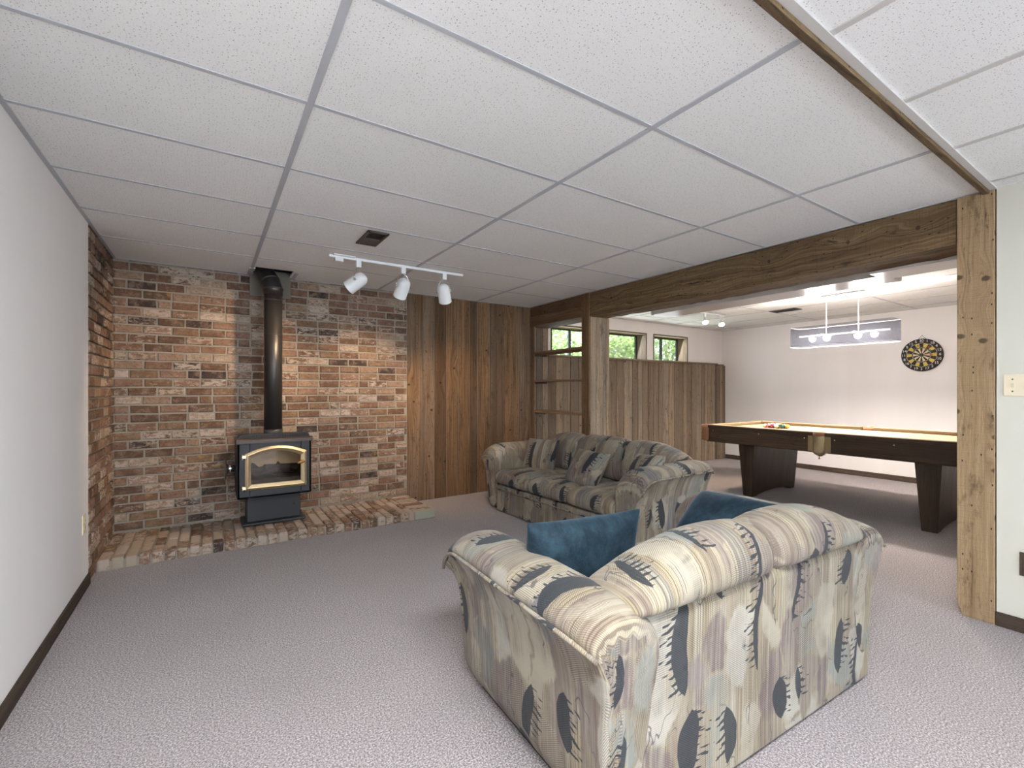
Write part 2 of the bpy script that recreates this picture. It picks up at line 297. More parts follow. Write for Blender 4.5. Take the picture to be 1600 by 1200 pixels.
# ------------------------------------------------------------------ mesh helpers
class MB:
    def __init__(s):
        s.bm = bmesh.new(); s.uv = s.bm.loops.layers.uv.new('UVMap'); s.c = s.bm.loops.layers.float_color.new('rnd')
    def face(s, pts, uvs=None, r=(0, 0, 0), smooth=False, mi=0):
        try: f = s.bm.faces.new([p if isinstance(p, bmesh.types.BMVert) else s.bm.verts.new(p) for p in pts])
        except ValueError: return None
        f.smooth = smooth; f.material_index = mi
        for i, l in enumerate(f.loops):
            l[s.c] = (*r, 1)
            if uvs: l[s.uv].uv = uvs[i]
        return f
    def hexa(s, P, r=None, grain=None, mi=0):
        """P: 8 corners, index = x + 2y + 4z"""
        r = r or (random.random(), random.random(), random.random())
        V = [s.bm.verts.new(p) for p in P]
        d = [(Vector(P[1])-Vector(P[0])).length, (Vector(P[2])-Vector(P[0])).length, (Vector(P[4])-Vector(P[0])).length]
        gax = grain if grain is not None else d.index(max(d))
        off = (random.random()*40, random.random()*40)
        for idx, ax in (((0, 4, 6, 2), 0), ((1, 3, 7, 5), 0), ((0, 1, 5, 4), 1), ((2, 6, 7, 3), 1), ((0, 2, 3, 1), 2), ((4, 5, 7, 6), 2)):
            o = [a for a in range(3) if a != ax]
            va = gax if gax in o else o[1]; ua = [a for a in o if a != va][0]
            uvs = [(off[0]+ax*.37+((i >> ua) & 1)*d[ua], off[1]+((i >> va) & 1)*d[va]) for i in idx]
            s.face([V[i] for i in idx], uvs, r, False, mi)
    def box(s, x0, x1, y0, y1, z0, z1, r=None, grain=None, mi=0):
        s.hexa([(x, y, z) for z in (z0, z1) for y in (y0, y1) for x in (x0, x1)], r, grain, mi)
    def loft(s, secs, cap=True, r=(0, 0, 0), smooth=True, off=(0, 0), closed=True, mi=0):
        n = len(secs[0]); V = [[s.bm.verts.new(p) for p in sec] for sec in secs]
        us = [0]
        for a, b in zip(secs, secs[1:]): us.append(us[-1] + sum((Vector(p)-Vector(q)).length for p, q in zip(a, b))/n)
        mid = secs[len(secs)//2]; vs = [0]
        for i in range(n): vs.append(vs[-1] + (Vector(mid[i])-Vector(mid[(i+1) % n])).length)
        for k in range(len(secs)-1):
            for i in range(n if closed else n-1):
                j = (i+1) % n
                s.face([V[k][i], V[k+1][i], V[k+1][j], V[k][j]], [(off[0]+us[k], off[1]+vs[i]), (off[0]+us[k+1], off[1]+vs[i]), (off[0]+us[k+1], off[1]+vs[i+1]), (off[0]+us[k], off[1]+vs[i+1])], r, smooth, mi)
        if cap and closed:
            for k, rev in ((0, False), (-1, True)):
                L = V[k] if not rev else V[k][::-1]
                P0 = [v.co for v in L]; nrm = (P0[1]-P0[0]).cross(P0[2]-P0[0])
                f = s.face(L, None, r, False, mi)
                if f:
                    f.normal_update(); ax = max(range(3), key=lambda a: abs(f.normal[a])); o = [a for a in range(3) if a != ax]
                    for l in f.loops: l[s.uv].uv = (off[0]+l.vert.co[o[0]]+3.1, off[1]+l.vert.co[o[1]]+1.7)
    def tube(s, pts, rad, n=10, r=(0, 0, 0), cap=True, mi=0):
        pts = [Vector(p) for p in pts]; secs = []; up = None
        for i, p in enumerate(pts):
            t = (pts[min(i+1, len(pts)-1)] - pts[max(i-1, 0)]).normalized()
            if up is None: up = t.orthogonal().normalized()
            up = (up - t*up.dot(t)).normalized(); sd = t.cross(up)
            rr = rad[i] if isinstance(rad, (list, tuple)) else rad
            secs.append([p + (up*math.cos(2*PI*k/n) + sd*math.sin(2*PI*k/n))*rr for k in range(n)])
        s.loft(secs, cap, r, mi=mi)
    def lathe(s, prof, n=24, M4=None, r=(0, 0, 0), cap=True, mi=0):
        """prof: (radius, z) pairs about local z"""
        secs = [[Vector((max(a, 1e-4)*math.cos(2*PI*k/n), max(a, 1e-4)*math.sin(2*PI*k/n), z)) for k in range(n)] for a, z in prof]
        if M4 is not None: secs = [[M4 @ p for p in q] for q in secs]
        s.loft(secs, cap, r, mi=mi)
    def prism(s, poly, axis, a0, a1, r=(0, 0, 0), smooth=False, mi=0):
        """poly in the two other axes, extruded along axis"""
        def P(q, a): l = list(q); l.insert(axis, a); return Vector(l)
        s.loft([[P(q, a0) for q in poly], [P(q, a1) for q in poly]], True, r, smooth, (random.random()*9, random.random()*9), mi=mi)
    def build(s, name, mat, parent=None, bevel=0, subsurf=0, seg=2, weld=False):
        bmesh.ops.recalc_face_normals(s.bm, faces=s.bm.faces[:])
        me = bpy.data.meshes.new(name); s.bm.to_mesh(me); s.bm.free()
        for mm in (mat if isinstance(mat, (list, tuple)) else [mat]): me.materials.append(M[mm] if isinstance(mm, str) else mm)
        o = bpy.data.objects.new(name, me); COL.objects.link(o)
        if parent: o.parent = parent
        if bevel:
            b = o.modifiers.new('bevel', 'BEVEL'); b.width = bevel; b.segments = seg; b.limit_method = 'ANGLE'; b.angle_limit = .7
        if subsurf:
            q = o.modifiers.new('subsurf', 'SUBSURF'); q.levels = subsurf; q.render_levels = subsurf
        return o

def tag(o, label=None, cat=None, group=None, kind=None):
    if label: o['label'] = label
    if cat: o['category'] = cat
    if group: o['group'] = group
    if kind: o['kind'] = kind
    return o
def thing(name, label, cat, loc=(0, 0, 0), rz=0, group=None):
    o = bpy.data.objects.new(name, None); COL.objects.link(o); o.location = loc; o.rotation_euler = (0, 0, rz); o.empty_display_size = .1
    return tag(o, label, cat, group)
def boxo(name, mat, b, parent=None, bevel=0, grain=None):
    m = MB(); m.box(*b, grain=grain); return m.build(name, mat, parent, bevel)
def copy_tree(o, parent=None):
    c = o.copy(); COL.objects.link(c)
    if parent: c.parent = parent
    for ch in list(o.children): copy_tree(ch, c)
    return c
def struct(o, label): return tag(o, label, None, None, 'structure')

# ------------------------------------------------------------------ the room
XL, YB, XP, XR, ZC, YR, YN = -.665, 4.99, 3.562, 8.02, 2.362, 5.05, -5.5
PB = 3.85                                   # games-room side of the partition
TOP = 2.62
m = MB(); m.face([(-1, -5.9, 0), (8.4, -5.9, 0), (8.4, 5.4, 0), (-1, 5.4, 0)]); m.face([(-1, -5.9, -.12), (-1, 5.4, -.12), (8.4, 5.4, -.12), (8.4, -5.9, -.12)])
struct(m.build('floor', 'carpet'), 'mauve grey speckled loop carpet over both rooms')
struct(boxo('wall_left', 'white', (-.80, XL, YN, 4.05, 0, TOP)), 'plain white wall at the left of the stove corner')
m = MB(); m.box(-.80, XL-.012, 4.05, 5.3, 0, TOP); m.box(-.80, XP+.02, YB+.008, 5.3, 0, TOP)
struct(m.build('wall_back', 'mortar'), 'mortar backing of the brick corner')

def brick_wall(name, u0, u1, z0, z1, place, parent=None, pitch=.2, course=.0752, seed=1):
    rnd = random.Random(seed); m = MB(); k = 0; z = z0
    while z < z1-.01:
        h = min(course, z1-z+.004); u = u0 - (pitch/2 if k % 2 else 0) - rnd.random()*.02 + .005
        while u < u1:
            L = pitch if rnd.random() > .09 else pitch/2
            a, b = max(u, u0), min(u+L-.014, u1)
            if b-a > .02:
                j = lambda s: rnd.uniform(-s, s)
                dp = rnd.uniform(-.002, .004); c = (rnd.random(), rnd.random(), rnd.random())
                q = [(a+j(.002), z+.007+j(.002)), (b+j(.002), z+.007+j(.002)), (b+j(.002), z+h-.007+j(.002)), (a+j(.002), z+h-.007+j(.002))]
                cx, cz = (a+b)/2, z+h/2; off = (rnd.random()*30, rnd.random()*30)
                inn = [(x+math.copysign(.004, cx-x), y+math.copysign(.004, cz-y)) for x, y in q]
                R0 = [m.bm.verts.new(place(x, y, -.014)) for x, y in q]; R1 = [m.bm.verts.new(place(x, y, dp-.004)) for x, y in q]; R2 = [m.bm.verts.new(place(x, y, dp)) for x, y in inn]
                U = [(off[0]+x, off[1]+y) for x, y in q]
                for A, B in ((R0, R1), (R1, R2)):
                    for i in range(4): m.face([A[i], A[(i+1) % 4], B[(i+1) % 4], B[i]], [U[i], U[(i+1) % 4], U[(i+1) % 4], U[i]], c)
                m.face(R2, U, c)
            u += L
        z += course; k += 1
    return m.build(name, 'brick', parent)
o = brick_wall('wall_back_brick', XL+.006, 1.858, .09, ZC-.004, lambda u, z, d: (u, YB-d, z), seed=4)
struct(o, 'weathered used-brick wall behind the wood stove')
o = brick_wall('wall_left_brick', 4.05, 4.985, .012, ZC-.004, lambda u, z, d: (XL+.005+d, u, z), seed=11)
struct(o, 'narrow brick return at the left of the stove corner')

# plank walls
def planks(name, mat, edges, z0, z1, axis, face, depth, label, seed=3, parent=None):
    rnd = random.Random(seed); m = MB()
    for a, b in zip(edges, edges[1:]):
        d = rnd.uniform(-.004, .004); r = (rnd.random(), rnd.random(), rnd.random())
        g = .0030
        if axis == 'x': m.box(a+g, b-g, face+d, face+depth, z0, z1, r, 2)
        else: m.box(face+d, face+depth, a+g, b-g, z0, z1, r, 2)
    o = m.build(name, mat, parent, .003, seg=1)
    return struct(o, label) if label else o
planks('wall_back_plank', 'plank', [1.862, 2.058, 2.197, 2.352, 2.508, 2.661, 2.777, 2.951, 3.04, 3.151, 3.289, 3.389, 3.475, 3.562], 0, ZC-.002, 'x', YB, .02, 'brown vertical barn-board wall between the brick and the opening', 21)
planks('wall_bay_plank', 'grey_plank', [3.562, 3.66, 3.765, 3.868], 0, ZC-.002, 'x', YB-.012, .03, 'dark board side of the open shelf bay', 5)
we = [3.868, 4.0, 4.13, 4.27, 4.42, 4.56, 4.70, 4.85, 5.0, 5.19, 5.35, 5.536, 5.66, 5.757, 5.908, 6.03, 6.158, 6.27, 6.416, 6.55, 6.67, 6.789, 6.90, 7.018, 7.16, 7.311, 7.41, 7.5, 7.62, 7.733]
planks('wall_wainscot', 'grey_plank', we, 0, 1.725, 'x', YB, .04, 'grey-brown weathered board wainscot under the high windows', 8)
planks('wall_wainscot_end', 'grey_plank', [7.733, 7.84, 7.93, XR], 0, 1.715, 'x', YB-.012, .05, 'last dark boards of the wainscot in the corner', 9)
m = MB(); m.box(3.86, 7.77, 4.965, 5.245, 1.725, 1.752, (.4, .5, .5), 0); m.box(7.77, 7.96, 4.968, 5.06, 1.712, 1.735, (.3, .3, .5), 0)
struct(m.build('trim_ledge', 'grey_plank', None, .003), 'weathered board ledge capping the wainscot')

# games-room far wall round the windows
WA, WB, WZ0, WZ1 = (3.967, 5.93), (6.10, 6.992), 1.75, 2.183
m = MB()
for b in ((XP, 8.2, YR, 5.3, 0, WZ0-.02), (XP, 8.2, YR, 5.3, WZ1, TOP), (XP, WA[0], YR, 5.3, WZ0-.02, WZ1), (WA[1], WB[0], YR, 5.3, WZ0-.02, WZ1), (WB[1], 8.2, YR, 5.3, WZ0-.02, WZ1)): m.box(*b)
struct(m.build('wall_far', 'far_white'), 'white upper wall of the games room with two high windows')
struct(boxo('wall_right', 'far_white', (XR, 8.2, -.7, 5.3, 0, TOP)), 'long white wall of the games room behind the pool table')
def window(name, x0, x1, mull, label):
    root = thing(name, None, None, ((x0+x1)/2, 5.24, WZ0)); struct(root, label)
    w = (x1-x0)/2; h = WZ1-WZ0
    m = MB(); y0, y1 = -.19-.004, .02            # reclaimed-board jamb lining
    m.box(-w, -w+.016, y0, y1, 0, h, None, 2); m.box(w-.016, w, y0, y1, 0, h, None, 2); m.box(-w, w, y0, y1, h-.016, h, None, 0); m.build('jamb', 'grey_plank', root)
    m = MB()
    for a, b in ((-w-.004, -w+.004), (w-.004, w+.004)): m.box(a, b, -.197, -.186, 0, h+.004, None, 2)
    m.box(-w, w, -.197, -.186, h-.004, h+.004, None, 0); m.build('casing_edge', 'base', root)
    m = MB(); i = w-.016; t = .022
    m.box(-i, i, 0, .03, 0, t+.008); m.box(-i, i, 0, .03, h-.016-t, h-.016); m.box(-i, -i+t, 0, .03, 0, h-.016); m.box(i-t, i, 0, .03, 0, h-.016)
    for c in mull: m.box(c-.017, c+.017, -.006, .03, 0, h-.016)
    m.build('sash', 'frame', root, .002)
    m = MB(); m.box(-i+.01, i-.01, .012, .016, .01, h-.02); m.build('pane', 'glass', root)
window('window_1', *WA, (4.47-4.9485, 5.11-4.9485), 'long high slider window with black sash above the wainscot')
window('window_2', *WB, (-.01,), 'short high slider window near the far corner')

# partition: beam, posts, bay header, white wall
m = MB()
for b in ((XP, PB, -2.3, .643, 0, TOP), (XP, PB, YN, -4.7, 0, TOP), (XP, PB, -4.7, -2.3, 0, .85), (XP, PB, -4.7, -2.3, 2.08, TOP)): m.box(*b)
struct(m.build('wall_partition', 'warm_white'), 'short white wall right of the near post with the light switch')
root = struct(thing('window_3', None, None, (PB-.08, -3.5, .85)), 'wide side window behind the camera')  # unseen window added to go with the side fill lamp
m = MB()
for y in (-1.2, -.03, 1.14): m.box(-.03, .03, y, y+.06, 0, 1.23)
m.box(-.03, .03, -1.2, 1.2, 0, .06); m.box(-.03, .03, -1.2, 1.2, 1.17, 1.23); m.build('sash', 'enamel', root)
m = MB(); m.box(-.003, .003, -1.18, 1.18, .03, 1.2); m.build('pane', 'glass', root)
struct(boxo('wall_games_near', 'far_white', (PB, 8.2, -.75, -.6, 0, TOP)), 'near end wall of the games room')
m = MB(); m.prism([(.648, 0), (.776, 0), (.799, .075), (.799, ZC-.002), (.648, ZC-.002)], 0, XP-.012, PB+.004, (.2, .85, .3))
o = m.build('post', 'post', None, .004); tag(o, 'rough knotty timber post at the near end of the beam', 'post')
for f in o.data.polygons:                                   # grain runs up the post
    for li in f.loop_indices:
        v = o.data.vertices[o.data.loops[li].vertex_index].co; o.data.uv_layers[0].data[li].uv = ((v.y if abs(f.normal.x) > .5 else v.x)+2.3, v.z+.4)
m = MB(); rnd = random.Random(2); n = 16
for k, (ya, yb) in enumerate([(.803, 3.84)]):
    m.box(XP, PB, ya, yb, 2.098, ZC-.002, (.25, .55, .5), 1)
bmesh.ops.subdivide_edges(m.bm, edges=[e for e in m.bm.edges if abs(e.verts[0].co.y-e.verts[1].co.y) > 1], cuts=40)
for v in m.bm.verts:
    if v.co.z < 2.2: v.co.z += rnd.uniform(-.006, .004) - .010*math.sin((v.co.y-.8)/3.04*PI)
o = m.build('beam', 'beam', None, .006); tag(o, 'long rough-sawn dark timber beam spanning the opening', 'beam')
root = thing('timber_column', 'brown board-clad column between the shelf bay and the opening', 'post', (3.70, 3.89, 0))
m = MB(); m.box(-.125, .165, -.03, .062, 0, ZC-.004, (.3, .3, .3)); m.build('core', 'plank', root)
m = MB(); m.box(-.152, -.126, -.055, .068, 0, ZC-.002, (.1, .75, .4)); m.build('front_board', 'plank', root, .004)
m = MB()
for a, b, q in ((-.124, -.035, .55), (-.033, .075, .8), (.077, .118, .9), (.12, .168, .15)): m.box(a, b, -.056+.004*q, -.031, 0, 2.094, (q, .9, .5), 2)
m.build('side_board', 'grey_plank', root, .003)
m = MB(); m.box(XP+.002, 3.86, 3.955, 4.985, 2.235, ZC-.002, (.3, .25, .5), 1); m.box(XP-.004, 3.86, 3.955, 4.985, 2.105, 2.232, (.25, .6, .5), 1)
struct(m.build('trim_header', 'plank', None, .004), 'two-board header over the shelf bay')
root = thing('built_in_bookcase', 'open board bookcase with three shelves built into the partition bay', 'bookcase', (3.70, 4.43, 0))
for z, t in ((1.768, .030), (1.397, .024), (1.002, .028)):
    m = MB(); m.box(-.135, .13, -.472, .545, z-t, z, (.2, .9, .5), 1); m.build('shelf', 'shelf', root, .003)
m = MB(); m.box(-.139, -.115, .468, .546, 0, 2.10, (.5, .6, .2), 2); m.build('stile', 'plank', root, .003)
for z in (1.738, 1.373, .974): m = MB(); m.box(-.11, .12, .52, .546, z-.022, z, (.1, .1, .1), 0); m.build('cleat', 'base', root)

# ------------------------------------------------------------------ ceilings
def ceiling(name, rect, holes, xs, ys, tee, label):
    X0, X1, Y0, Y1 = rect
    m = MB(); gx = sorted({X0, X1, *[v for h in holes for v in h[:2]]}); gy = sorted({Y0, Y1, *[v for h in holes for v in h[2:]]})
    for a, b in zip(gx, gx[1:]):
        for c, d in zip(gy, gy[1:]):
            if any(h[0]-1e-6 <= a and b <= h[1]+1e-6 and h[2]-1e-6 <= c and d <= h[3]+1e-6 for h in holes): continue
            m.box(a, b, c, d, ZC+.004, ZC+.022)
    struct(m.build(name, 'tile'), label)
    m = MB()
    def seg(a0, a1, b0, b1):
        for h in holes:
            if a0 < h[1]-.001 and a1 > h[0]+.001 and b0 < h[3]-.001 and b1 > h[2]+.001:
                if a1-a0 > b1-b0:
                    if h[0]-a0 > .02: seg(a0, h[0], b0, b1)
                    if a1-h[1] > .02: seg(h[1], a1, b0, b1)
                else:
                    if h[2]-b0 > .02: seg(a0, a1, b0, h[2])
                    if b1-h[3] > .02: seg(a0, a1, h[3], b1)
                return
        m.box(a0, a1, b0, b1, ZC+(.0012 if a1-a0 > b1-b0 else 0), ZC+.006)
    t = .0125
    for x in xs: seg(x-t, x+t, Y0, Y1)
    for y in ys: seg(X0, X1, y-t*.75, y+t*.75)
    seg(X0, X0+.02, Y0, Y1); seg(X1-.012, X1, Y0, Y1); seg(X0, X1, Y0, Y0+.02); seg(X0, X1, Y1-.012, Y1)
    o = m.build('trim_' + name.replace('ceiling_', '') + '_grid', tee); struct(o, 'metal T-bar grid of the ' + label)
C1, M1 = 1.8908, .3213
YS = .676
ceiling('ceiling_main', (XL, XP+.01, YS, YB+.01), [(.345, .655, 4.675, 4.985)], [M1-1.2192+.01, M1, M1+1.2192, M1+2*1.2192][1:], [C1+.6096*k for k in range(-1, 5)], 'tee', 'suspended ceiling of pinholed tiles over the stove room')
ceiling('ceiling_near', (XL, XP+.01, YN, YS), [], [2.20-.6096*k for k in range(-2, 5)], [-.62, -1.84, -3.06, -4.28], 'tee_far', 'suspended ceiling of tiles nearer the camera')
ceiling('ceiling_games', (PB-.01, XR+.01, -.61, YR+.01), [(5.28, 5.67, 1.0, 1.6)], [6.5-.6096*k for k in range(-2, 5)], [2.2+1.2192*k for k in range(-2, 3)], 'tee_far', 'suspended ceiling of tiles over the games room')
m = MB(); m.box(-1, PB, -5.9, 5.4, TOP, TOP+.1); m.box(PB, 8.4, -.75, 5.4, TOP, TOP+.1); struct(m.build('roof', 'dark'), 'dark slab above the ceilings')  # unseen slab added to keep sky and sun out of the rooms
m = MB(); m.box(-.3, XP-.002, .668, .694, ZC-.020, ZC+.004, (.3, .6, .4), 0)
struct(m.build('trim_ceiling_strip', 'beam', None, .003), 'thin dark wood strip across the ceiling')
m = MB(); m.box(-.3, 3.56, .640, .667, ZC-.004, ZC+.004); struct(m.build('trim_ceiling_band', 'tee_far'), 'pale metal band beside the wood strip')
struct(boxo('ceiling_cavity', 'dark', (.30, .70, 4.98, 5.0, ZC, TOP)), 'dark cavity above the flue opening')
# ceiling detail beside the flue
m = MB(); m.box(.672, .70, 4.72, 4.985, ZC-.003, ZC+.004); m.box(.296, .345, 4.72, 4.985, ZC-.002, ZC+.004); struct(m.build('trim_flue_tee', 'tee'), 'short ceiling tees beside the flue opening')
m = MB(); m.box(.315, .668, 4.966, 4.986, 2.158, ZC+.05); tag(m.build('flue_wall_plate', 'concrete', None, .003), 'grey plate on the brick behind the top of the flue', 'plate')

# ducts and the open tile in the games room
m = MB(); m.box(4.09, 4.41, 1.3, 3.42, 2.10, ZC+.004); struct(m.build('trim_duct', 'duct', None, .004), 'glossy painted duct boxing along the ceiling behind the beam')
m = MB(); m.box(4.084, 4.09, 2.97, 3.02, 2.098, ZC); m.box(4.084, 4.09, 1.90, 1.93, 2.098, ZC); struct(m.build('trim_duct_seam', 'duct'), 'seam cleats on the duct boxing')
m = MB(); m.box(PB+.004, 4.13, -.6, 1.32, 2.078, ZC+.004); struct(m.build('trim_soffit', 'duct', None, .004), 'wider lower soffit at the near end of the duct')
m = MB(); z0, z1 = ZC+.004, 2.60
for b in ((5.26, 5.28, .98, 1.62, z0, z1), (5.67, 5.69, .98, 1.62, z0, z1), (5.26, 5.69, .98, 1.0, z0, z1), (5.26, 5.69, 1.6, 1.62, z0, z1), (5.26, 5.69, .98, 1.62, z1, z1+.015)): m.box(*b)
struct(m.build('ceiling_recess', 'steel'), 'blue-grey cavity above a missing ceiling tile')
m = MB(); m.box(0, .42, -.62, 0, 0, .014); o = m.build('ceiling_tile', 'tile'); o.location = (5.30, 1.62, ZC-.012); o.rotation_euler = (0, math.radians(-4), 0)
o.rotation_euler = (math.radians(-3), math.radians(4), 0); tag(o, 'loose ceiling tile hanging below an open gap in the games room', 'ceiling tile')

# baseboards
for nm, b, g in (('baseboard_left', (XL, XL+.013, YN, 4.05, 0, .075), 1), ('baseboard_right', (XR-.013, XR, -.6, 4.97, 0, .075), 1), ('baseboard_partition', (XP-.013, XP, YN, .646, 0, .075), 1)):
    struct(boxo(nm, 'base', b, None, .003, g), 'dark stained wooden baseboard')
# behind the camera: wall with an added patio door for fill daylight
m = MB()
for b in ((-.80, -.45, -5.7, YN, 0, TOP), (3.15, PB, -5.7, YN, 0, TOP), (-.45, 3.15, -5.7, YN, 2.15, TOP)): m.box(*b)
struct(m.build('wall_near', 'white'), 'white wall behind the camera')
root = struct(thing('door_1', None, None, (1.35, -5.6, 0)), 'wide glazed patio door behind the camera')  # unseen door added to go with the fill from behind
m = MB()
for a in (-1.8, -.62, .56, 1.74): m.box(a, a+.06, -.03, .03, 0, 2.15)
m.box(-1.8, 1.8, -.03, .03, 2.09, 2.15); m.box(-1.8, 1.8, -.03, .03, 0, .06); m.build('door_frame', 'enamel', root)
m = MB(); m.box(-1.78, 1.78, -.004, .004, .05, 2.1); m.build('pane', 'glass', root)

root = thing('ceiling_troffer', 'flush fluorescent panel in the ceiling above the camera', 'ceiling light', (.22, -.12, ZC))  # unseen glowing panel added to go with the overhead fill
m = MB()
for b in ((-.60, .60, -.30, -.27), (-.60, .60, .27, .30), (-.60, -.575, -.30, .30), (.575, .60, -.30, .30)): m.box(*b, -.008, .002)
m.build('trim_frame', 'enamel', root); m = MB(); m.box(-.576, .576, -.271, .271, -.004, .001); m.build('diffuser', 'bulb', root)

# ------------------------------------------------------------------ hearth
rnd = random.Random(5); root = thing('brick_hearth', 'low whitewashed brick hearth under the wood stove', 'hearth', (.6, 4.62, 0))
m = MB(); m.box(XL+.008-.6, 1.866-.6, 4.262-4.62, YB-.012-4.62, 0, .070); m.build('mortar_bed', 'mortar', root)
m = MB()
def hb(x0, x1, y0, y1, z=.085):
    c = (rnd.random()*.9+.02, rnd.random(), rnd.random()); j = lambda s=.003: rnd.uniform(-s, s)
    P = [(x+j(), y+j(), zz+(j() if zz else 0)) for zz in (.004, z) for y in (y0, y1) for x in (x0, x1)]
    m.hexa([(p[0]-.6, p[1]-4.62, p[2]) for p in P], c, 1)
x = XL+.012; k = 0
while x < 1.655:
    y = 4.252; first = True; L0 = .205 if k % 2 == 0 else .105
    while y < YB-.03:
        L = L0 if first else .205; first = False
        hb(x, min(x+.066, 1.66), y, min(y+L-.009, YB-.014)); y += L
    x += .0755; k += 1
y = 4.245+.098; k = 0
while y < YB-.03:
    hb(1.668, 1.872, y, min(y+.088, YB-.012), .083); y += .098
m.build('bricks', 'hearth', root, .009)
m = MB(); m.box(1.668-.6, 1.874-.6, 4.243-4.62, 4.332-4.62, .003, .083); m.build('corner_stone', 'stone', root, .010)['label'] = 'grey-green corner stone'

# ------------------------------------------------------------------ wood stove
root = thing('wood_stove', 'black wood stove with arched brass door on the brick hearth', 'stove', (.482, 4.62, .090))
S = lambda x, y, z: (x-.482, y-4.62, z-.087)
def sbox(m, x0, x1, y0, y1, z0, z1): m.box(x0-.482, x1-.482, y0-4.62, y1-4.62, z0-.087, z1-.087)
m = MB(); sbox(m, .236, .738, 4.575, 4.90, .087, .108); m.build('base_plate', 'iron', root, .006)
m = MB(); sbox(m, .272, .703, 4.622, 4.88, .108, .352); m.build('pedestal', 'iron', root, .008)
m = MB(); m.lathe([(.001, 0), (.010, 0), (.010, .008), (.006, .012), (.001, .012)], 12, Matrix.Translation(S(.645, 4.622, .235)) @ Matrix.Rotation(PI/2, 4, 'X')); m.build('ash_latch', 'iron2', root)
x0, x1, yf, yb, z0, z1 = .194, .768, 4.47, 4.90, .348, .832
m = MB()                                                     # hollow firebox shell with the door opening
sbox(m, x0, x0+.02, yf, yb, z0, z1); sbox(m, x1-.02, x1, yf, yb, z0, z1); sbox(m, x0, x1, yb-.02, yb, z0, z1); sbox(m, x0, x1, yf, yb, z0, z0+.02); sbox(m, x0, x1, yf, yb, z1-.02, z1)
sbox(m, x0, .285, yf, yf+.02, z0, z1); sbox(m, .685, x1, yf, yf+.02, z0, z1); sbox(m, .285, .685, yf, yf+.02, z0, .455); sbox(m, .285, .685, yf, yf+.02, .755, z1)
m.build('body', 'iron', root, .005)
m = MB(); sbox(m, .215, .747, 4.76, 4.775, .37, .81); sbox(m, .215, .225, 4.5, 4.76, .37, .81); sbox(m, .737, .747, 4.5, 4.76, .37, .81); m.build('firebrick_lining', 'firebrick', root)
m = MB(); n = 14                                             # ash bed with half-burnt logs
for i in range(n):
    for j2 in range(6):
        P = []
        for dx, dy in ((0, 0), (1, 0), (1, 1), (0, 1)):
            xx, yy = .228+(i+dx)*.508/n, 4.50+(j2+dy)*.255/6
            P.append(Vector(S(xx, yy, .555+.02*math.sin(xx*37+yy*11)+.035*math.sin(xx*14)*math.cos(yy*31)+.02*math.cos(xx*61))))
        m.face(P, None, (0, 0, 0), True)
bmesh.ops.remove_doubles(m.bm, verts=m.bm.verts[:], dist=1e-4)
sbox(m, .228, .736, 4.50, 4.755, .37, .50)
for a, b in (((.27, 4.60, .55), (.60, 4.53, .57)), ((.40, 4.55, .585), (.70, 4.66, .56))): m.tube([S(*a), S(*b)], .032, 9)
m.build('ash_and_logs', 'ash', root)
m = MB(); sbox(m, x0-.008, x1+.008, yf-.025, yb+.005, z1, z1+.012); m.build('top_plate', 'iron2', root, .004)
m = MB(); m.prism([(yf-.028-4.62, z1+.010-.087), (yf-.002-4.62, z1+.022-.087), (yf-4.62, z1-.087), (yf-.028-4.62, z1-.020-.087)], 0, x0-.010-.482, x1+.010-.482); m.build('front_lip', 'iron2', root, .003)
gr = MB(); pts = []; r = .042; gx0, gx1, gz = x0+.008-.482, x1-.004-.482, z1+.012-.087     # convection grille with round shoulders
def gpoly(inset):
    rr = r-inset; P = [(gx0+inset, gz)]
    for k in range(7): a = PI-k*PI/12; P.append((gx0+r+rr*math.cos(a), gz+rr*math.sin(a)*1.0))
    for k in range(7): a = PI/2-k*PI/12; P.append((gx1-r+rr*math.cos(a), gz+rr*math.sin(a)*1.0))
    P.append((gx1-inset, gz)); return P
A, B = gpoly(0), gpoly(.007)
for i in range(len(A)-1): gr.hexa([Vector((q[0], y, q[1])) for y0_, pair in ((0, ((A[i], A[i+1]))), (1, (B[i], B[i+1]))) for y in (-.10, -.02) for q in pair])
gr.box(gx0, gx1, -.025, -.02, gz, gz+.036)
gro = gr.build('heat_grille', 'iron', root)
m = MB(); k = 0; x = gx0+.020
while x < gx1-.015: m.box(x, x+.0045, -.098, -.088, gz, gz+.033); x += .0135
m.build('grille_slats', 'iron2', gro)
# arched brass door
dx0, dx1, dz0, dzs, dzp = .247-.482, .726-.482, .420-.087, .728-.087, .786-.087
def arch(x0, x1, zb, zs, zp, n=14):
    P = [(x0, zb)]
    for i in range(n+1):
        t = i/n; P.append((x0+(x1-x0)*t, zs+(zp-zs)*(1-(2*t-1)**2)))
    P.append((x1, zb)); return P
oa, ia = arch(dx0, dx1, dz0, dzs, dzp), arch(dx0+.047, dx1-.047, dz0+.047, dzs-.035, dzp-.042)
mid = [((a[0]*.55+b[0]*.45), (a[1]*.55+b[1]*.45)) for a, b in zip(oa, ia)]
yo = yf-4.62
m = MB()
secs = []
for P, d in ((oa, 0), (oa, -.022), (mid, -.034), (ia, -.020), (ia, 0)): secs.append([Vector((p[0], yo+d, p[1])) for p in P])
m.loft(secs, cap=False, smooth=False); door = m.build('door', 'brass', root, .002)
m = MB(); m.loft([[Vector((p[0], yo-.006, p[1])) for p in ia], [Vector((p[0], yo-.002, p[1])) for p in ia]], smooth=False); m.build('door_glass', 'stove_glass', door)
for z in (dzs-.035, dz0+.010):
    m = MB(); m.box(dx0-.020, dx0+.010, yo-.030, yo-.006, z, z+.026); m.tube([(dx0-.016, yo-.016, z-.012), (dx0-.016, yo-.016, z+.030)], .007, 10); m.build('hinge', 'brass', door, .002)
